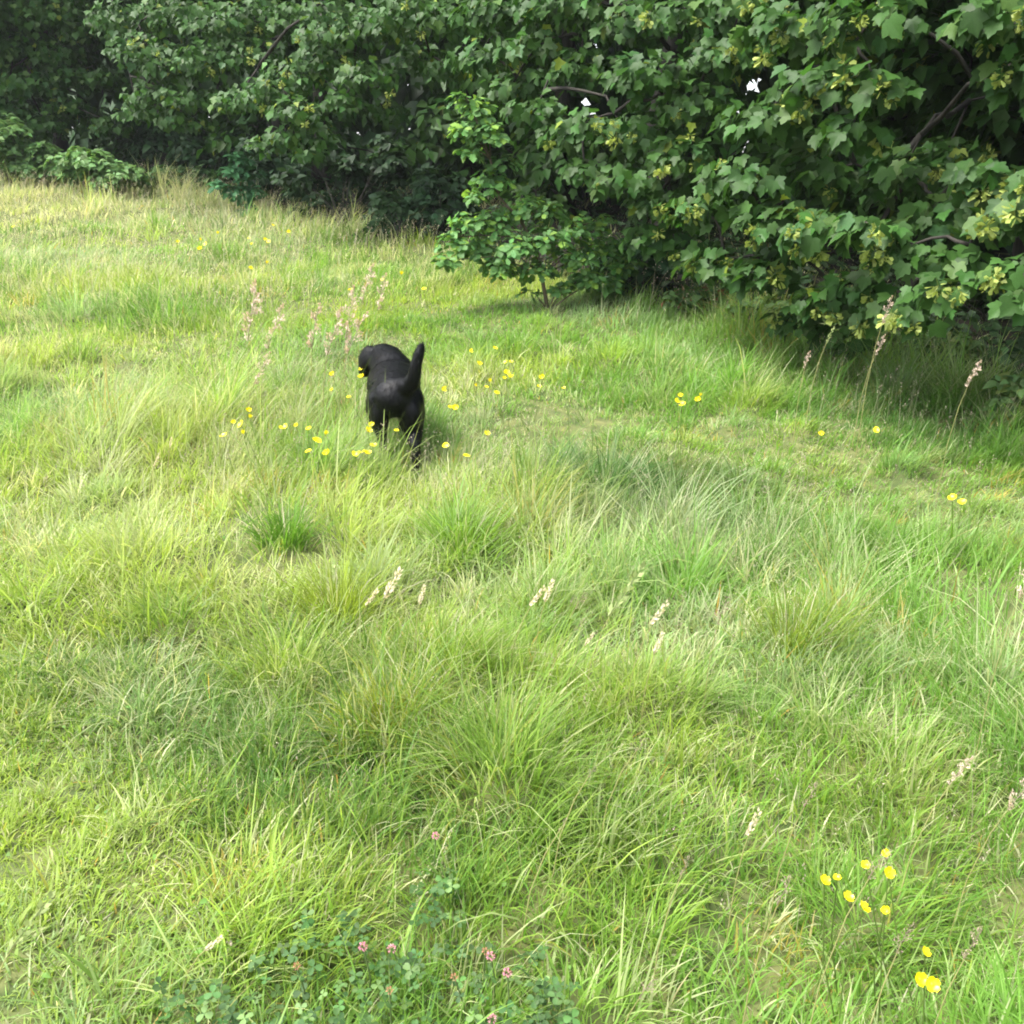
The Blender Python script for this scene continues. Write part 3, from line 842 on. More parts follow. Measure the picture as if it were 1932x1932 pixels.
def build_dog():
    bm = bmesh.new(); E = lambda *a, **k: ellipsoid(bm, *a, **k)
    # trunk: broad rump, tucked loin, deep chest
    E((0, -0.27, 0.455), (0.130, 0.135, 0.122)); E((0, -0.17, 0.47), (0.140, 0.16, 0.118)); E((0, -0.02, 0.465), (0.155, 0.17, 0.13)); E((0, 0.12, 0.45), (0.170, 0.21, 0.15))
    E((0, 0.26, 0.44), (0.166, 0.17, 0.155)); E((0, 0.25, 0.53), (0.125, 0.15, 0.06)); E((0, 0.34, 0.42), (0.105, 0.1, 0.125)); E((0, 0.05, 0.40), (0.12, 0.2, 0.10))
    # neck and head, carried low and turned a little to the left
    capsule(bm, [(0, 0.32, 0.49), (-0.03, 0.43, 0.52), (-0.055, 0.51, 0.545)], [0.140, 0.122, 0.104])
    E((-0.065, 0.545, 0.555), (0.088, 0.098, 0.078), (0, 0, 0.35)); E((-0.08, 0.60, 0.54), (0.072, 0.07, 0.062))
    capsule(bm, [(-0.095, 0.63, 0.515), (-0.12, 0.70, 0.495), (-0.13, 0.735, 0.49)], [0.052, 0.044, 0.036])
    # hanging ears
    for sx in (-1, 1):
        for k in range(9):
            s = k / 8
            E((-0.065 + sx * (0.080 + 0.034 * min(1, s * 2.2)), 0.53 + 0.01 * s - sx * 0.025, 0.60 - 0.15 * s ** 1.15), (0.036, 0.036 + 0.03 * math.sin(math.pi * min(1, 0.25 + s * 0.65)), 0.03), (0, 0.15 * sx, 0.3))
    # tail: thick otter tail lifted to the right
    capsule(bm, [(0.03, -0.34, 0.52), (0.085, -0.40, 0.54), (0.104, -0.425, 0.59), (0.118, -0.435, 0.66), (0.136, -0.435, 0.72), (0.150, -0.43, 0.755), (0.160, -0.425, 0.770)], [0.052, 0.047, 0.041, 0.036, 0.032, 0.025, 0.012])
    # hind legs: right one pushing off behind, left one swung forward
    capsule(bm, [(0.080, -0.25, 0.43), (0.095, -0.21, 0.315), (0.098, -0.27, 0.25), (0.102, -0.37, 0.185), (0.106, -0.385, 0.10), (0.105, -0.37, 0.035)], [0.098, 0.076, 0.058, 0.034, 0.027, 0.027])
    E((0.088, -0.30, 0.37), (0.062, 0.09, 0.12)); E((0.105, -0.335, 0.025), (0.036, 0.052, 0.025))
    capsule(bm, [(-0.080, -0.23, 0.43), (-0.098, -0.09, 0.33), (-0.095, -0.10, 0.26), (-0.088, -0.13, 0.20), (-0.078, -0.06, 0.12), (-0.074, -0.02, 0.065)], [0.098, 0.076, 0.055, 0.034, 0.027, 0.027])
    E((-0.088, -0.25, 0.37), (0.062, 0.09, 0.11)); E((-0.074, 0.015, 0.055), (0.036, 0.052, 0.025))
    # fore legs
    capsule(bm, [(-0.095, 0.27, 0.40), (-0.095, 0.21, 0.30), (-0.085, 0.20, 0.16), (-0.08, 0.17, 0.04)], [0.072, 0.05, 0.034, 0.028]); E((-0.08, 0.20, 0.025), (0.036, 0.05, 0.026))
    capsule(bm, [(0.085, 0.27, 0.40), (0.075, 0.24, 0.30), (0.055, 0.34, 0.20), (0.05, 0.36, 0.07)], [0.072, 0.05, 0.034, 0.028]); E((0.05, 0.39, 0.05), (0.036, 0.05, 0.026))
    me = bpy.data.meshes.new('dog_raw'); bm.to_mesh(me); bm.free()
    tmp = bpy.data.objects.new('dog_raw', me); COL.objects.link(tmp)
    md = tmp.modifiers.new('r', 'REMESH'); md.mode = 'VOXEL'; md.voxel_size = 0.011
    sm = tmp.modifiers.new('s', 'SMOOTH'); sm.factor = 0.6; sm.iterations = 12
    dg = bpy.context.evaluated_depsgraph_get(); dg.update()
    out = bpy.data.meshes.new_from_object(tmp.evaluated_get(dg))
    bpy.data.objects.remove(tmp); out.name = 'dog'
    bm = bmesh.new(); bm.from_mesh(out)                     # even out the trunk, leave head, legs and tail crisp
    vv = [v for v in bm.verts if -0.30 < v.co.y < 0.50 and v.co.z > 0.36 and not (v.co.y > 0.44 and abs(v.co.x + 0.065) > 0.09)]
    for _ in range(45):
        bmesh.ops.smooth_vert(bm, verts=vv, factor=0.5, use_axis_x=True, use_axis_y=True, use_axis_z=True)
    bm.to_mesh(out); bm.free()
    out.polygons.foreach_set('use_smooth', np.ones(len(out.polygons), bool))
    return out


def coat_material():
    m = bpy.data.materials.new('black_coat'); m.use_nodes = True
    t = m.node_tree; t.nodes.clear(); N = t.nodes.new; L = t.links.new
    tc = N('ShaderNodeTexCoord'); mp = N('ShaderNodeMapping'); mp.inputs['Scale'].default_value = (1, 0.16, 0.5)
    L(tc.outputs['Object'], mp.inputs['Vector'])
    nz = N('ShaderNodeTexNoise'); nz.inputs['Scale'].default_value = 210; nz.inputs['Detail'].default_value = 4
    L(mp.outputs[0], nz.inputs['Vector'])
    n2 = N('ShaderNodeTexNoise'); n2.inputs['Scale'].default_value = 14; n2.inputs['Detail'].default_value = 3
    L(tc.outputs['Object'], n2.inputs['Vector'])
    p = N('ShaderNodeBsdfPrincipled'); p.inputs['Base Color'].default_value = (0.0014, 0.0016, 0.0026, 1)
    mr = N('ShaderNodeMapRange'); mr.inputs['To Min'].default_value = 0.40; mr.inputs['To Max'].default_value = 0.60
    L(n2.outputs['Fac'], mr.inputs['Value']); L(mr.outputs[0], p.inputs['Roughness'])
    p.inputs['Specular IOR Level'].default_value = 0.21
    b = N('ShaderNodeBump'); b.inputs['Strength'].default_value = 0.3; b.inputs['Distance'].default_value = 0.004
    L(nz.outputs['Fac'], b.inputs['Height'])
    b2 = N('ShaderNodeBump'); b2.inputs['Strength'].default_value = 0.35; b2.inputs['Distance'].default_value = 0.02
    L(n2.outputs['Fac'], b2.inputs['Height']); L(b.outputs[0], b2.inputs['Normal']); L(b2.outputs[0], p.inputs['Normal'])
    o = N('ShaderNodeOutputMaterial'); L(p.outputs[0], o.inputs['Surface'])
    return m


dm = build_dog(); dm.materials.clear(); dm.materials.append(coat_material())
dog = obj('dog', dm)
tag(dog, 'black labrador walking away through long grass with its tail raised', 'dog')
dx, dy = DOG
dog.location = (float(dx) - 0.025, float(dy) + 0.25, float(gz(dx, dy + 0.25)) - 0.025)
dog.rotation_euler = (math.radians(-0.5), 0, math.radians(7.5))
dog.scale = (0.88, 0.88, 0.88)

M_FUR = solid('black_fur', (0.0012, 0.0013, 0.0018), (0.003, 0.003, 0.004), 40, 0.45, 0, spec=0.17)
# short coat, lying back along the body
nf = len(dm.polygons); fc = np.zeros(nf * 3, np.float32); fn_ = np.zeros(nf * 3, np.float32); fa = np.zeros(nf, np.float32)
dm.polygons.foreach_get('center', fc); dm.polygons.foreach_get('normal', fn_); dm.polygons.foreach_get('area', fa)
fc = fc.reshape(-1, 3).astype(float); fn_ = fn_.reshape(-1, 3).astype(float)
n = 22000
k = rng.choice(nf, n, p=fa / fa.sum())
P = fc[k] + rng.normal(0, 0.004, (n, 3)); N_ = fn_[k]; P = P - N_ * 0.002
flow = np.array([0, -1.0, -0.35]) + rng.normal(0, 0.22, (n, 3))
tail = (P[:, 1] < -0.37) & (P[:, 2] > 0.5)
flow = np.where(tail[:, None], np.array([0.25, -0.1, 1.0]) + rng.normal(0, 0.25, (n, 3)), flow)
low = P[:, 2] < 0.3
flow = np.where(low[:, None], np.array([0, -0.3, -1.0]) + rng.normal(0, 0.2, (n, 3)), flow)
tg = norm(flow - (flow * N_).sum(1, keepdims=True) * N_)
d = norm(tg + N_ * rng.uniform(0.04, 0.30, (n, 1)))
ln = rng.uniform(0.012, 0.026, n) * np.where(tail, 1.5, 1.0)
sd_ = norm(np.cross(d, N_)) * rng.uniform(0.0012, 0.0024, n)[:, None]
V = np.stack([P - sd_, P + sd_, P + d * ln[:, None]], 1).reshape(-1, 3)
T = np.arange(3 * n).reshape(-1, 3)
fur = obj('fur', mesh_arrays('fur', V, None, T, mat=M_FUR), dog); fur['kind'] = 'stuff'

# ------------------------------------------------------------------ flowers
YEL = np.array([0.86, 0.74, 0.008])


def petal_mesh():
    P = []; F = []
    for a in range(4):
        s = a / 3
        wdt = (0.10, 0.40, 0.50, 0.30)[a]
        for b in (-1, 0, 1):
            P.append((b * wdt, s * 1.0, 0.55 * s * s - 0.12 * s + 0.12 * abs(b) * s))
    for a in range(3):
        for b in range(2):
            i0 = a * 3 + b; F.append((i0, i0 + 1, i0 + 4, i0 + 3))
    P = np.array(P)
    return mesh_arrays('petal', P, F, None, np.broadcast_to(YEL, (12, 3)), M_PETAL), P, np.array(F)


PETAL, PET_V, PET_F = petal_mesh()


def centre_mesh():
    bm = bmesh.new(); bmesh.ops.create_icosphere(bm, subdivisions=1, radius=1)
    for v in bm.verts: v.co.z *= 0.7
    me = bpy.data.meshes.new('flower_centre'); bm.to_mesh(me); bm.free()
    a = me.attributes.new('tint', 'FLOAT_COLOR', 'POINT')
    for d in a.data: d.color = (0.45, 0.42, 0.02, 1)
    me.materials.append(M_PETAL); return me


CENTRE = centre_mesh()
FLOWERS = []
for cup, spread_, npet, yk in ((0.9, 1.0, 5, 1.0), (1.5, 0.85, 5, 0.92), (0.5, 1.05, 5, 1.04), (2.2, 0.6, 5, 0.85), (0.8, 1.0, 4, 0.95)):
    ch = []
    for k in range(npet):
        th = k * 2 * math.pi / 5 + RS.uniform(-0.12, 0.12); c_, s_ = math.cos(th), math.sin(th)
        Rm = np.array([[c_, -s_, 0], [s_, c_, 0], [0, 0, 1]])
        ch.append(((PET_V * np.array([spread_, spread_ * RS.uniform(0.88, 1.08), cup])) @ Rm.T, PET_F, None, YEL[None] * yk))
    V, q, t, c = merge(ch)
    FLOWERS.append(mesh_arrays('flower', V, q, None, c, M_PETAL))
ORD = ['first', 'second', 'third', 'fourth', 'fifth', 'sixth', 'seventh', 'eighth', 'ninth', 'tenth']

CLUSTERS = {
    'among the buttercups left of the dog\'s head': (0.33, [(627, 707), (627, 736), (658, 749), (682, 696), (690, 693), (682, 712)]),
    'in the loose patch far left of the dog\'s legs': (0.30, [(469, 774), (471, 788), (459, 818), (440, 797), (422, 822), (455, 801)]),
    'in the row just left of the dog\'s legs': (0.30, [(535, 806), (559, 803), (583, 809), (598, 831), (613, 819), (582, 851), (617, 856)]),
    'in front of the dog\'s hind legs': (0.28, [(701, 801), (694, 813), (748, 812), (671, 856), (683, 853), (694, 855), (704, 841)]),
    'low in the shaded grass right of the dog': (0.28, [(841, 840), (880, 860), (918, 820), (850, 768), (859, 769), (838, 734)]),
    'high in the patch right of the dog\'s tail': (0.34, [(889, 662), (934, 657), (904, 687), (954, 684), (964, 683), (956, 703), (964, 712)]),
    'low in the patch right of the dog\'s tail': (0.32, [(899, 728), (918, 730), (924, 720), (951, 714), (937, 741), (1017, 729), (1023, 713), (1063, 732)]),
    'in the bright clump of five in mid meadow': (0.34, [(1278, 757), (1284, 748), (1287, 763), (1316, 755), (1321, 747)]),
    'among the lone flowers at the right of the meadow': (0.30, [(1549, 820), (1653, 811), (1797, 940), (1815, 947)]),
    'in the upper part of the foreground buttercups': (0.36, [(1555, 1661), (1580, 1657), (1633, 1633), (1670, 1609), (1676, 1647)]),
    'of three big buttercups in the foreground': (0.34, [(1600, 1694), (1629, 1713), (1670, 1717)]),
    'of the lowest buttercups at the bottom right': (0.32, [(1735, 1848), (1745, 1796), (1758, 1857)]),
    'in the far patch above the dog, right part': (0.33, [(473, 505), (503, 497), (470, 450), (475, 461), (500, 451), (507, 456), (515, 425), (545, 438)]),
    'in the far patch above the dog, left part': (0.33, [(335, 457), (378, 470), (380, 453), (388, 461), (410, 441), (25, 428)]),
    'scattered left of the leaning sapling': (0.33, [(662, 547), (722, 528), (757, 518), (800, 545)]),
}
for where, (h, pts) in CLUSTERS.items():
    pts = sorted(pts)
    for k, (u, v) in enumerate(pts):
        hd = hit(u, v, h); dist = float(np.linalg.norm(hd - np.array([0, 0, CAM_H])))
        near = v > 1500
        an = rng.uniform(0, 6.28); ln = rng.uniform(0.02, 0.12)
        bx_, by_ = hd[0] - ln * math.cos(an), hd[1] - ln * math.sin(an)
        base = np.array([bx_, by_, float(gz(bx_, by_))])
        if k == 0: lb = 'leftmost'
        elif k == len(pts) - 1: lb = 'rightmost'
        else: lb = ORD[k] + ' from the left'
        root = thing('buttercup', ('yellow buttercup, %s %s' % (lb, where)), 'buttercup', base, 'buttercups in the meadow')
        mid = (base + hd) / 2 + np.array([rng.normal(0, 0.012), rng.normal(0, 0.012), 0.01])
        sv, sq, st = tube([base, mid, hd], [0.0016, 0.0013, 0.0010], 4, False)
        obj('stem', mesh_arrays('stem', sv - base, sq, st, np.broadcast_to(np.array([0.12, 0.18, 0.04]), (len(sv), 3)), M_HERB), root)
        rr = (0.0095 if near else 0.0170) * rng.uniform(0.72, 1.2)
        if v < 560: rr *= 1.35
        tilt = Matrix.Translation(Vector(hd - base)) @ Matrix.Rotation(rng.uniform(-1.2, 1.2), 4, 'Z') @ Matrix.Rotation(rng.uniform(0.15, 0.9), 4, 'X') @ Matrix.Rotation(rng.uniform(0, 6.28), 4, 'Z')
        if near:
            for p_ in range(5):
                o = obj('petal', PETAL, root)
                o.matrix_local = tilt @ Matrix.Rotation(p_ * 2 * math.pi / 5, 4, 'Z') @ Matrix.Scale(rr * rng.uniform(0.92, 1.06), 4)
            o = obj('flower_centre', CENTRE, root); o.matrix_local = tilt @ Matrix.Translation((0, 0, 0.001)) @ Matrix.Scale(rr * 0.28, 4)
        else:
            o = obj('flower', FLOWERS[RS.randrange(5)], root); o.matrix_local = tilt @ Matrix.Scale(rr, 4)

# pink clover heads
def clover_head(seed, col):
    r = np.random.default_rng(seed); n = 46
    d = norm(r.normal(0, 1, (n, 3)) + np.array([0, 0, 0.35]))
    P = d * 0.55
    R = frames(norm(np.cross(d, r.normal(0, 1, (n, 3)))), d)
    V0 = np.array([(0, 0, 0), (0.16, 0.3, 0.02), (0, 0.62, 0.05), (-0.16, 0.3, 0.02)])
    V = np.einsum('nij,kj->nki', R, V0) + P[:, None]
    q = (np.arange(n) * 4)[:, None] + np.arange(4)
    c = np.repeat(np.asarray(col)[None] * np.exp(r.normal(0, 0.2, (n, 1))), 4, 0)
    return mesh_arrays('flower_head', V.reshape(-1, 3), q, None, c, M_HEAD)


CLOVER = [clover_head(1, (0.62, 0.26, 0.36)), clover_head(2, (0.58, 0.28, 0.34)), clover_head(3, (0.42, 0.22, 0.14))]
CLV = [(822, 1577, 0, 'lone pink clover head in the grass above the clover patch'), (685, 1786, 0, 'small pink clover head at the top left of the clover patch'), (739, 1790, 1, 'faded pink clover head beside the small one at the patch top'),
       (926, 1804, 0, 'deep pink clover head at the patch top right'), (916, 1794, 2, 'brownish clover head touching the deep pink one'), (957, 1835, 0, 'brightest pink clover head near the patch right edge'), (857, 1843, 2, 'rusty orange clover head in the middle of the patch'),
       (928, 1922, 1, 'pink clover head at the bottom edge of the picture'), (560, 1822, 2, 'dried rusty clover head at the patch left'), (735, 1868, 2, 'withered brown clover head low in the patch')]
for u, v, k, lb in CLV:
    hd = hit(u, v, 0.13); base = np.array([hd[0] + rng.uniform(-.03, .03), hd[1] + rng.uniform(-.03, .03), 0]); base[2] = gz(base[0], base[1])
    root = thing('clover_flower', lb, 'clover', base, 'pink clover in the foreground')
    sv, sq, st = tube([base, (base + hd) / 2 + np.array([0.008, 0, 0]), hd], [0.0016] * 3, 4, False)
    obj('stem', mesh_arrays('stem', sv - base, sq, st, np.broadcast_to(np.array([0.12, 0.17, 0.06]), (len(sv), 3)), M_HERB), root)
    o = obj('flower_head', CLOVER[k], root); o.location = tuple(hd - base); o.scale = (0.0085 if k < 2 else 0.007,) * 3

# clover leaves: three leaflets on a stalk each
pts = []
for (u0, u1, v0, v1, m) in ((480, 1030, 1780, 1970, 190), (780, 870, 1640, 1740, 34), (560, 700, 1720, 1790, 24), (1000, 1090, 1850, 1950, 40), (300, 480, 1850, 1960, 40)):
    for _ in range(m):
        u = rng.uniform(u0, u1); v = rng.uniform(v0, v1)
        pts.append(hit(u, v, rng.uniform(0.04, 0.115)))
pts = np.array(pts); n = len(pts)
ch = []; th0 = rng.uniform(0, 6.28, n); tilt = rng.normal(0, 0.35, (n, 3)); sz = rng.uniform(0.010, 0.019, n)
cc = leaf_tints(n, (0.062, 0.125, 0.036), 0.22, (0.13, 0.21, 0.07), 0.12)
for k in range(3):
    th = th0 + k * 2.094
    tp = np.stack([np.cos(th), np.sin(th), -0.15 + 0 * th], -1)
    ch.append(place_leaves('trefoil', pts, frames(np.array([0, -0.15, 1.0]) + tilt, tp), sz, cc, droop=0.1, fold=0.25))
roots = pts.copy(); roots[:, 2] = gz(pts[:, 0], pts[:, 1]); hh = pts[:, 2] - roots[:, 2]
ch.append(blades(roots, th0, hh * 1.02, np.full(n, 0.02), np.zeros(n), np.full(n, 0.003), np.broadcast_to(np.array([0.10, 0.16, 0.05]), (n, 3)), 2))
V, q, t, c = merge(ch)
tag(obj('clover_leaves', mesh_arrays('clover', V, q, t, c, M_HERB)), 'dark green clover leaves growing in a patch at the bottom edge', 'clover leaves', kind='stuff')

# small round-leaved weeds in the trodden grass
n = 2600
x, y = scatter(n, 1.3, 4.5); k = rng.random(n) < 0.15 + 0.85 * shortness(x, y); x, y = x[k], y[k]; n = len(x)
P = np.stack([x, y, gz(x, y) + rng.uniform(0.01, 0.05, n)], -1)
R = frames(norm(np.array([0, -0.2, 1.0]) + rng.normal(0, 0.4, (n, 3))), rng.normal(0, 1, (n, 3)) + np.array([0, 0, 0.3]))
V, q, t, c = place_leaves('ovate', P, R, rng.uniform(0.008, 0.018, n), leaf_tints(n, (0.12, 0.21, 0.045), 0.25))
tag(obj('lawn_weeds', mesh_arrays('lawn_weeds', V, q, t, c, M_HERB)), 'small round-leaved weeds mixed into the short trodden grass', 'weeds', kind='stuff')

# ------------------------------------------------------------------ seeding grasses
def spike(n, length, width, col, loose, seed):
    """one seed head along +z: spikelets overlapping round a thin axis"""
    r = np.random.default_rng(seed)
    s = np.linspace(0, 1, n); az = r.uniform(0, 6.28, n)
    if loose >= 1:
        nb = 9; g = r.integers(0, nb, n); s = np.clip(g / nb + r.uniform(0, 0.13, n), 0, 1); az = r.uniform(0, 6.28, nb)[g] + r.normal(0, 0.35, n)
    prof = np.sin(np.pi * np.clip(0.12 + 0.86 * s, 0, 1)) ** 0.7
    P = np.stack([np.cos(az) * width * prof * loose, np.sin(az) * width * prof * loose, s * length], -1)
    if loose >= 1: P[:, :2] *= r.uniform(0.3, 1.25, (n, 1))
    d = norm(np.stack([np.cos(az) * (0.35 + 0.4 * loose), np.sin(az) * (0.35 + 0.4 * loose), np.ones(n)], -1))
    R = frames(norm(np.cross(d, r.normal(0, 1, (n, 3)))), d)
    ln = length * (0.16 if loose < 1 else 0.06)
    V0 = np.array([(0, 0, 0), (0.26, 0.4, 0), (0, 1, 0.05), (-0.26, 0.4, 0)]) * ln
    V = (np.einsum('nij,kj->nki', R, V0) + P[:, None]).reshape(-1, 3)
    q = (np.arange(n) * 4)[:, None] + np.arange(4)
    c = np.repeat(np.asarray(col)[None] * np.exp(r.normal(0, 0.15, (n, 1))), 4, 0)
    tv, tq, tt = tube([(0, 0, 0), (0, 0, length * 0.5), (0, 0, length * 0.96)], [0.0009, 0.0007, 0.0004], 3, False)
    ch = [(V, q, None, c), (tv, tq, tt, np.asarray(col)[None] * 0.7)]
    if loose >= 1:
        for k in range(0, n, 2):
            bv, bq, bt = tube([(0, 0, max(0, P[k, 2] - 0.25 * width)), P[k]], [0.0005, 0.0003], 3, False)
            ch.append((bv, bq, bt, np.asarray(col)[None] * 0.8))
    return ch


PALE = (0.62, 0.53, 0.40); PINK = (0.56, 0.44, 0.37); LGREEN = (0.26, 0.31, 0.13); PURP = (0.36, 0.27, 0.22)
HEADS = {'pale': [mesh_arrays('seed_head', *(lambda m: (m[0], m[1], m[2], m[3], M_HEAD))(merge(spike(40, 0.055, 0.007, PALE, 0.45, 20 + k)))) for k in range(2)],
         'pink': [mesh_arrays('seed_head', *(lambda m: (m[0], m[1], m[2], m[3], M_HEAD))(merge(spike(150, 0.12, 0.015, PINK, 1.0, 30 + k)))) for k in range(3)],
         'green': [mesh_arrays('seed_head', *(lambda m: (m[0], m[1], m[2], m[3], M_HEAD))(merge(spike(26, 0.09, 0.005, LGREEN, 0.5, 40 + k)))) for k in range(2)],
         'purple': [mesh_arrays('seed_head', *(lambda m: (m[0], m[1], m[2], m[3], M_HEAD))(merge(spike(46, 0.08, 0.014, PURP, 1.0, 50 + k)))) for k in range(2)]}

STALKS = [  # (u, v of the head, height, kind, label, scale)
    (738, 1105, 0.30, 'pale', 'fat pale grass head, tallest of those in the meadow centre', 1.2), (700, 1130, 0.28, 'pale', 'pale grass head just left of the fat tall one', 0.8), (795, 1125, 0.28, 'pale', 'thin pale grass head just right of the fat tall one', 0.7),
    (1012, 1128, 0.30, 'pale', 'left head of the upright pale pair in the meadow centre', 0.8), (1034, 1118, 0.31, 'pale', 'right leaning head of the pale pair in the meadow centre', 0.8), (1092, 1138, 0.30, 'purple', 'pinkish grass head right of the pale pair', 0.7),
    (1090, 1183, 0.28, 'purple', 'small mauve grass head below the pinkish one', 0.6), (1110, 1208, 0.27, 'pale', 'short pale grass head lowest below the pale pair', 0.5), (1165, 1138, 0.33, 'green', 'long green rye-grass spike in the meadow centre', 1.2),
    (1242, 1160, 0.31, 'pale', 'white grass head standing alone right of the rye-grass spike', 0.9), (1241, 1216, 0.28, 'pale', 'smaller white grass head under the lone white one', 0.7), (1360, 1160, 0.33, 'purple', 'mauve feathery panicle in the right centre', 1.1),
    (322, 836, 0.32, 'pale', 'cream grass head leaning right at the left of the meadow', 0.9), (294, 872, 0.31, 'pale', 'cream grass head left of and below the leaning one', 0.9), (340, 915, 0.28, 'purple', 'dull grass head below the two cream ones', 0.6),
    (36, 1770, 0.20, 'green', 'pale rye-grass spike at the bottom left edge', 0.9), (1115, 1458, 0.28, 'purple', 'small mauve head in the lower centre grass', 0.6), (1205, 1410, 0.28, 'purple', 'mauve head up and right of the lower centre one', 0.6),
    (1420, 1556, 0.30, 'pale', 'whitish head in the lower right grass', 0.7), (1525, 1508, 0.34, 'purple', 'nodding mauve panicle above the foreground buttercups', 1.0), (1800, 1470, 0.36, 'pink', 'pale fluffy panicle at the right above the foreground buttercups', 0.8),
    (1914, 1512, 0.38, 'pink', 'big pink panicle cut by the right edge', 1.1), (1668, 600, 0.75, 'pink', 'tallest grass stalk, its head against the dark maple', 1.5), (1655, 662, 0.55, 'pink', 'bent pink head below the tallest stalk', 1.2),
    (1562, 640, 0.55, 'green', 'straight green spike against the bramble', 1.3), (1830, 720, 0.60, 'pink', 'tall branched panicle at the dark gap on the right', 1.4), (1520, 688, 0.42, 'pink', 'pale panicle at the foot of the brambles', 1.0),
    (1930, 1112, 0.5, 'pink', 'straw panicle at the right edge of the middle meadow', 1.0), (1060, 1560, 0.26, 'purple', 'mauve head among blades at the bottom centre', 0.5), (400, 1782, 0.12, 'pale', 'short greyish head in the trodden grass at the bottom left', 0.5),
    (470, 620, 0.5, 'pink', 'leftmost of the tall pinkish panicles left of the dog', 1.9), (510, 640, 0.48, 'pink', 'pinkish panicle second from the left beside the dog', 1.4), (590, 640, 0.48, 'pink', 'pinkish panicle in the middle of those left of the dog', 1.4),
    (622, 652, 0.48, 'pink', 'pinkish panicle just left of the two nearest the dog', 1.5), (655, 618, 0.52, 'pink', 'highest pinkish panicle beside the dog\'s head', 1.6), (662, 652, 0.48, 'pink', 'pinkish panicle touching the dog\'s head', 1.4),
    (688, 552, 0.5, 'pink', 'pale panicle far behind the dog, left one of a pair', 1.4), (716, 570, 0.5, 'pink', 'pale panicle far behind the dog, right one of a pair', 1.3), (485, 712, 0.4, 'pink', 'faint low panicle below the pinkish ones', 1.0),
    (1650, 1640, 0.45, 'purple', 'fine panicle hanging over the foreground buttercups', 1.0), (1475, 1690, 0.4, 'purple', 'fine brown panicle left of the foreground buttercups', 1.0), (1700, 1780, 0.36, 'purple', 'fine panicle below the three big buttercups', 0.9),
    (1830, 1790, 0.36, 'purple', 'fine panicle at the bottom right', 1.0), (1290, 1640, 0.32, 'purple', 'brown head at the bottom centre right', 0.7), (1215, 1870, 0.3, 'purple', 'mauve head at the bottom edge right of the clover', 0.9)]
for u, v, h, kd, lb, sc in STALKS:
    if v > 900 and kd in ('pale', 'green'): sc *= 1.5
    if v > 1400 and kd in ('pink', 'purple'): sc *= 0.75
    if u > 1500 and v < 740: sc *= 0.8
    if 470 <= u <= 720 and 540 < v < 720: sc *= 1.55
    if v > 520: hd = hit(u, v, h)
    lx = rng.uniform(0.03, 0.10); base = np.array([hd[0] - lx, hd[1] + rng.uniform(-0.04, 0.04), 0]); base[2] = gz(base[0], base[1])
    root = thing('seeding_grass', lb, 'grass stalk', base, 'seeding grass stalks in the meadow')
    p1 = base + (hd - base) * np.array([0.25, 0.3, 0.5]); p2 = base + (hd - base) * np.array([0.6, 0.6, 0.8])
    wd = 0.0011 if v > 900 else 0.0016
    sv, sq, st = tube([base, p1, p2, hd], [wd * 1.2, wd, wd, wd * 0.7], 4, False)
    sc_ = np.array([0.30, 0.29, 0.12])
    obj('stem', mesh_arrays('stem', sv - base, sq, st, np.broadcast_to(sc_, (len(sv), 3)), M_HEAD), root)
    o = obj('seed_head', HEADS[kd][RS.randrange(len(HEADS[kd]))], root)
    dr = Vector(hd - p2).normalized(); dr = (dr + Vector((0.10, 0, 0))).normalized()
    o.matrix_local = Matrix.Translation(Vector(hd - base)) @ dr.to_track_quat('Z', 'Y').to_matrix().to_4x4() @ Matrix.Translation((0, 0, -0.025 * sc)) @ Matrix.Scale(sc, 4)

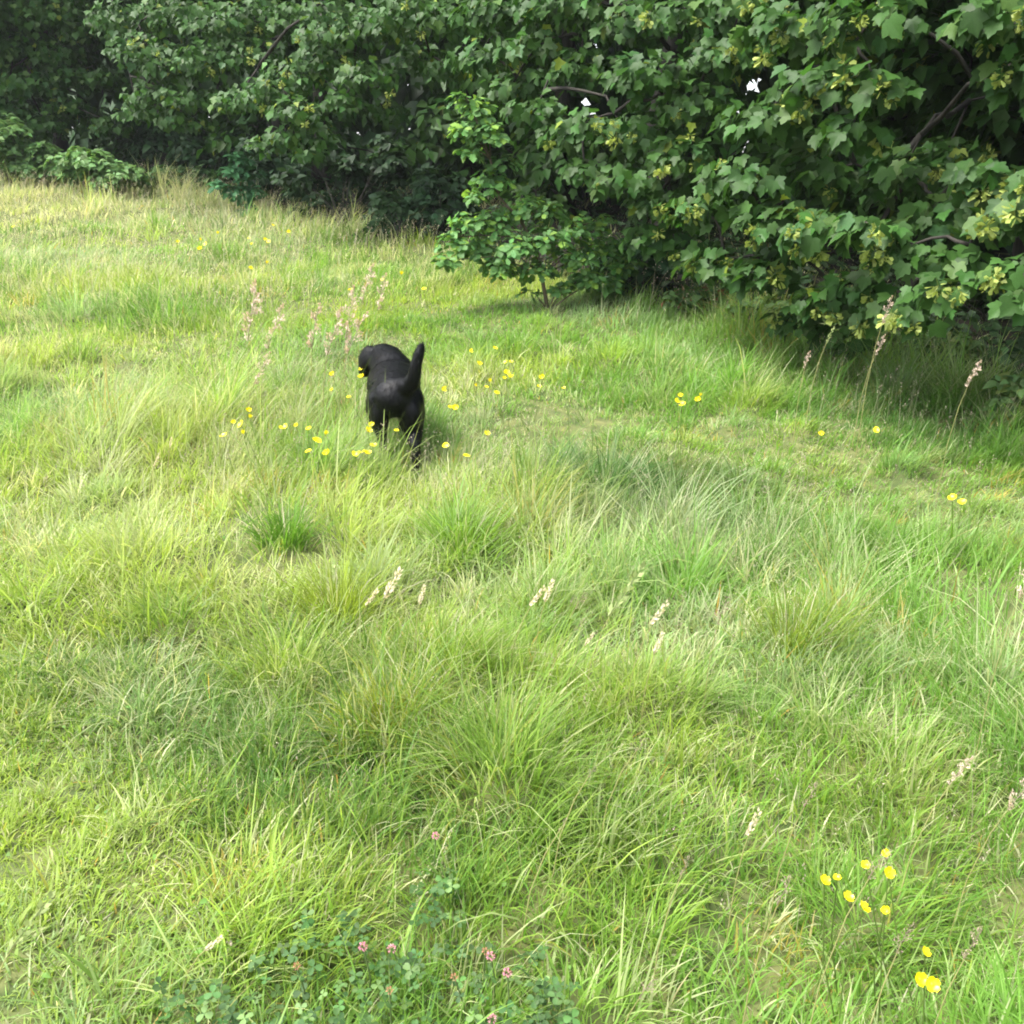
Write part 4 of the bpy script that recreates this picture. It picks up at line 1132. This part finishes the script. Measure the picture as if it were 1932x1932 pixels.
# the haze of fine seed heads over the whole meadow
def seed_haze(n, y0, y1, hmin, hmax, head, wid, spk, out, bias):
    x, y = scatter(n, y0, y1)
    dens = np.clip(0.35 + 0.55 * F_BIG(x, y) + bias * (y - 6) + 0.35 * (x > 1.1) + 0.6 * np.exp(-((wood_depth(x, y) + 0.4) / 0.7) ** 2), 0.03, 1) * (1 - shortness(x, y))
    k = (rng.random(n) < dens) & (wood_depth(x, y) < 0.25)
    x, y = x[k], y[k]; n = len(x)
    h = rng.uniform(hmin, hmax, n) * (0.8 + 1.2 * tall(x, y)); az = rng.normal(0.2, 0.9, n)
    root = np.stack([x, y, gz(x, y)], -1)
    t0 = np.abs(rng.normal(0.12, 0.12, n)); bd = np.abs(rng.normal(0.25, 0.2, n))
    mixc = rng.random(n)[:, None]
    col = (np.array(PINK) * mixc * 0.9 + (1 - mixc) * np.array([0.50, 0.46, 0.32])) * np.where(y < 8, 0.68, 1.0)[:, None]
    out.append(blades(root, az, h, t0, bd, np.full(n, wid), col * np.array([0.75, 0.85, 0.7]), 2))
    tip = root.copy()
    th = t0 + bd * 0.5
    tip[:, 0] += np.cos(az) * np.sin(th) * h * 0.95; tip[:, 1] += np.sin(az) * np.sin(th) * h * 0.95; tip[:, 2] += np.cos(th) * h * 0.95
    for s in range(spk):
        f = rng.uniform(-1.0, 0.25, n)[:, None]
        ax = np.stack([np.cos(az) * np.sin(th + .3), np.sin(az) * np.sin(th + .3), np.cos(th + .3)], -1)
        P = tip + ax * f * head + rng.normal(0, head * 0.10, (n, 3))
        d = norm(ax + rng.normal(0, 0.5, (n, 3)))
        R = frames(norm(np.cross(d, rng.normal(0, 1, (n, 3)))), d)
        V0 = np.array([(0, 0, 0), (0.24, 0.45, 0), (0, 1, 0), (-0.24, 0.45, 0)]) * head * 0.17
        V = (np.einsum('nij,kj->nki', R, V0) + P[:, None]).reshape(-1, 3)
        q = (np.arange(n) * 4)[:, None] + np.arange(4)
        out.append((V, q, None, np.repeat(col * np.exp(rng.normal(0, 0.15, (n, 1))), 4, 0)))


ch = []
seed_haze(380, 1.4, 4.0, 0.20, 0.30, 0.035, 0.0014, 9, ch, 0.0)
seed_haze(2600, 4.0, 8.0, 0.22, 0.36, 0.05, 0.0022, 8, ch, 0.05)
seed_haze(11000, 8.0, 21.0, 0.24, 0.42, 0.08, 0.0045, 5, ch, 0.10)
V, q, t, c = merge(ch)
tag(obj('grass_seed_heads', mesh_arrays('seed_heads', V, q, t, c, M_HEAD)), 'fine pinkish straw seed heads standing over the meadow grass', 'seed heads', kind='stuff')

# ------------------------------------------------------------------ single tussocks
TUS = [(640, 1175, 0.19, 0.34, 420, (0.19, 0.25, 0.03), (0.0, 0.0), 'yellow-green tussock with a dark foot left of the fat pale grass head'),
       (850, 1290, 0.20, 0.38, 460, (0.15, 0.235, 0.035), (0.25, -0.1), 'long arching tussock in the centre, blades sweeping right'),
       (735, 1400, 0.17, 0.27, 400, (0.225, 0.255, 0.03), (-0.1, 0.1), 'yellowest tussock, at the edge of the trodden grass'),
       (1160, 935, 0.30, 0.34, 420, (0.055, 0.135, 0.035), (0.1, -0.1), 'deep green tussock in the grass tinted dark as a hollow right of the dog'),
       (1240, 1020, 0.26, 0.30, 420, (0.19, 0.25, 0.12), (0.1, -0.15), 'silvery green tussock in front of the grass tinted dark as a hollow'),
       (880, 1040, 0.22, 0.30, 380, (0.14, 0.245, 0.03), (0.1, 0.0), 'bright green tussock below the dog\'s hind feet'),
       (540, 1030, 0.20, 0.26, 340, (0.10, 0.205, 0.025), (0.0, 0.1), 'dense green tussock left of the bright green one'),
       (1510, 1230, 0.22, 0.34, 420, (0.155, 0.215, 0.03), (0.2, 0.0), 'olive tussock in the right half below the tangle of straw'),
       (1040, 1190, 0.20, 0.26, 300, (0.14, 0.215, 0.03), (0.1, 0.0), 'low tussock under the upright pale pair of heads'),
       (430, 492, 0.35, 0.34, 260, (0.12, 0.215, 0.03), (0.0, 0.0), 'small fresh green tussock among the far buttercups'),
       (110, 800, 0.35, 0.28, 340, (0.14, 0.225, 0.09), (-0.1, -0.2), 'blue-green tussock lying over at the left edge')]
for u, v, rad, h, n, col, lean, lb in TUS:
    h *= 0.62
    b = hit(u, v); dist = float(np.linalg.norm(b - np.array([0, 0, CAM_H])))
    off = rng.normal(0, 1, (n, 2)) * 0.5; ol = np.hypot(off[:, 0], off[:, 1])
    rx = b[0] + off[:, 0] * rad * 0.6; ry = b[1] + off[:, 1] * rad * 0.6
    root = np.stack([rx, ry, gz(rx, ry) - 0.006], -1)
    dv = off * 1.3 + np.array(lean) * 2 + rng.normal(0, 0.3, (n, 2))
    L = h * np.exp(rng.normal(0.1, 0.25, n))
    cc = np.asarray(col)[None] * np.exp(rng.normal(0, 0.2, (n, 1)))
    dr = rng.random(n) < 0.08
    cc = np.where(dr[:, None], STRAW * 0.8, cc)
    V, q, t, c = blades(root, np.arctan2(dv[:, 1], dv[:, 0]), L, np.abs(0.08 + 0.25 * ol + rng.normal(0, 0.1, n)), np.clip(0.7 + 0.6 * ol + rng.normal(0, 0.4, n), 0.1, 2.4), np.full(n, 0.0032 if dist < 4 else 0.0048) * np.exp(rng.normal(0, .25, n)), cc, 5)
    o = obj('grass_tussock', mesh_arrays('tussock', V - b, q, t, c, M_GRASS)); o.location = tuple(b)
    tag(o, lb, 'tussock', 'tussocks standing out of the meadow')


# thin haze volume added to lift the tones, in place of lens veil
hb = bmesh.new(); bmesh.ops.create_cube(hb, size=1.0)
hm = bpy.data.meshes.new('veil_haze'); hb.to_mesh(hm); hb.free()
M_VEIL_HAZE = bpy.data.materials.new('veil_haze'); M_VEIL_HAZE.use_nodes = True
t = M_VEIL_HAZE.node_tree; t.nodes.clear()
pv = t.nodes.new('ShaderNodeVolumePrincipled'); pv.inputs['Color'].default_value = (0.92, 0.96, 1.0, 1); pv.inputs['Density'].default_value = 0.0006; pv.inputs['Anisotropy'].default_value = 0.2
mo = t.nodes.new('ShaderNodeOutputMaterial'); t.links.new(pv.outputs[0], mo.inputs['Volume'])
hm.materials.append(M_VEIL_HAZE)
hz = obj('veil_haze', hm); hz['kind'] = 'stuff'
hz.dimensions = (640, 640, 24); hz.location = (0, 0, 5.5); hz.scale = (640, 640, 24)
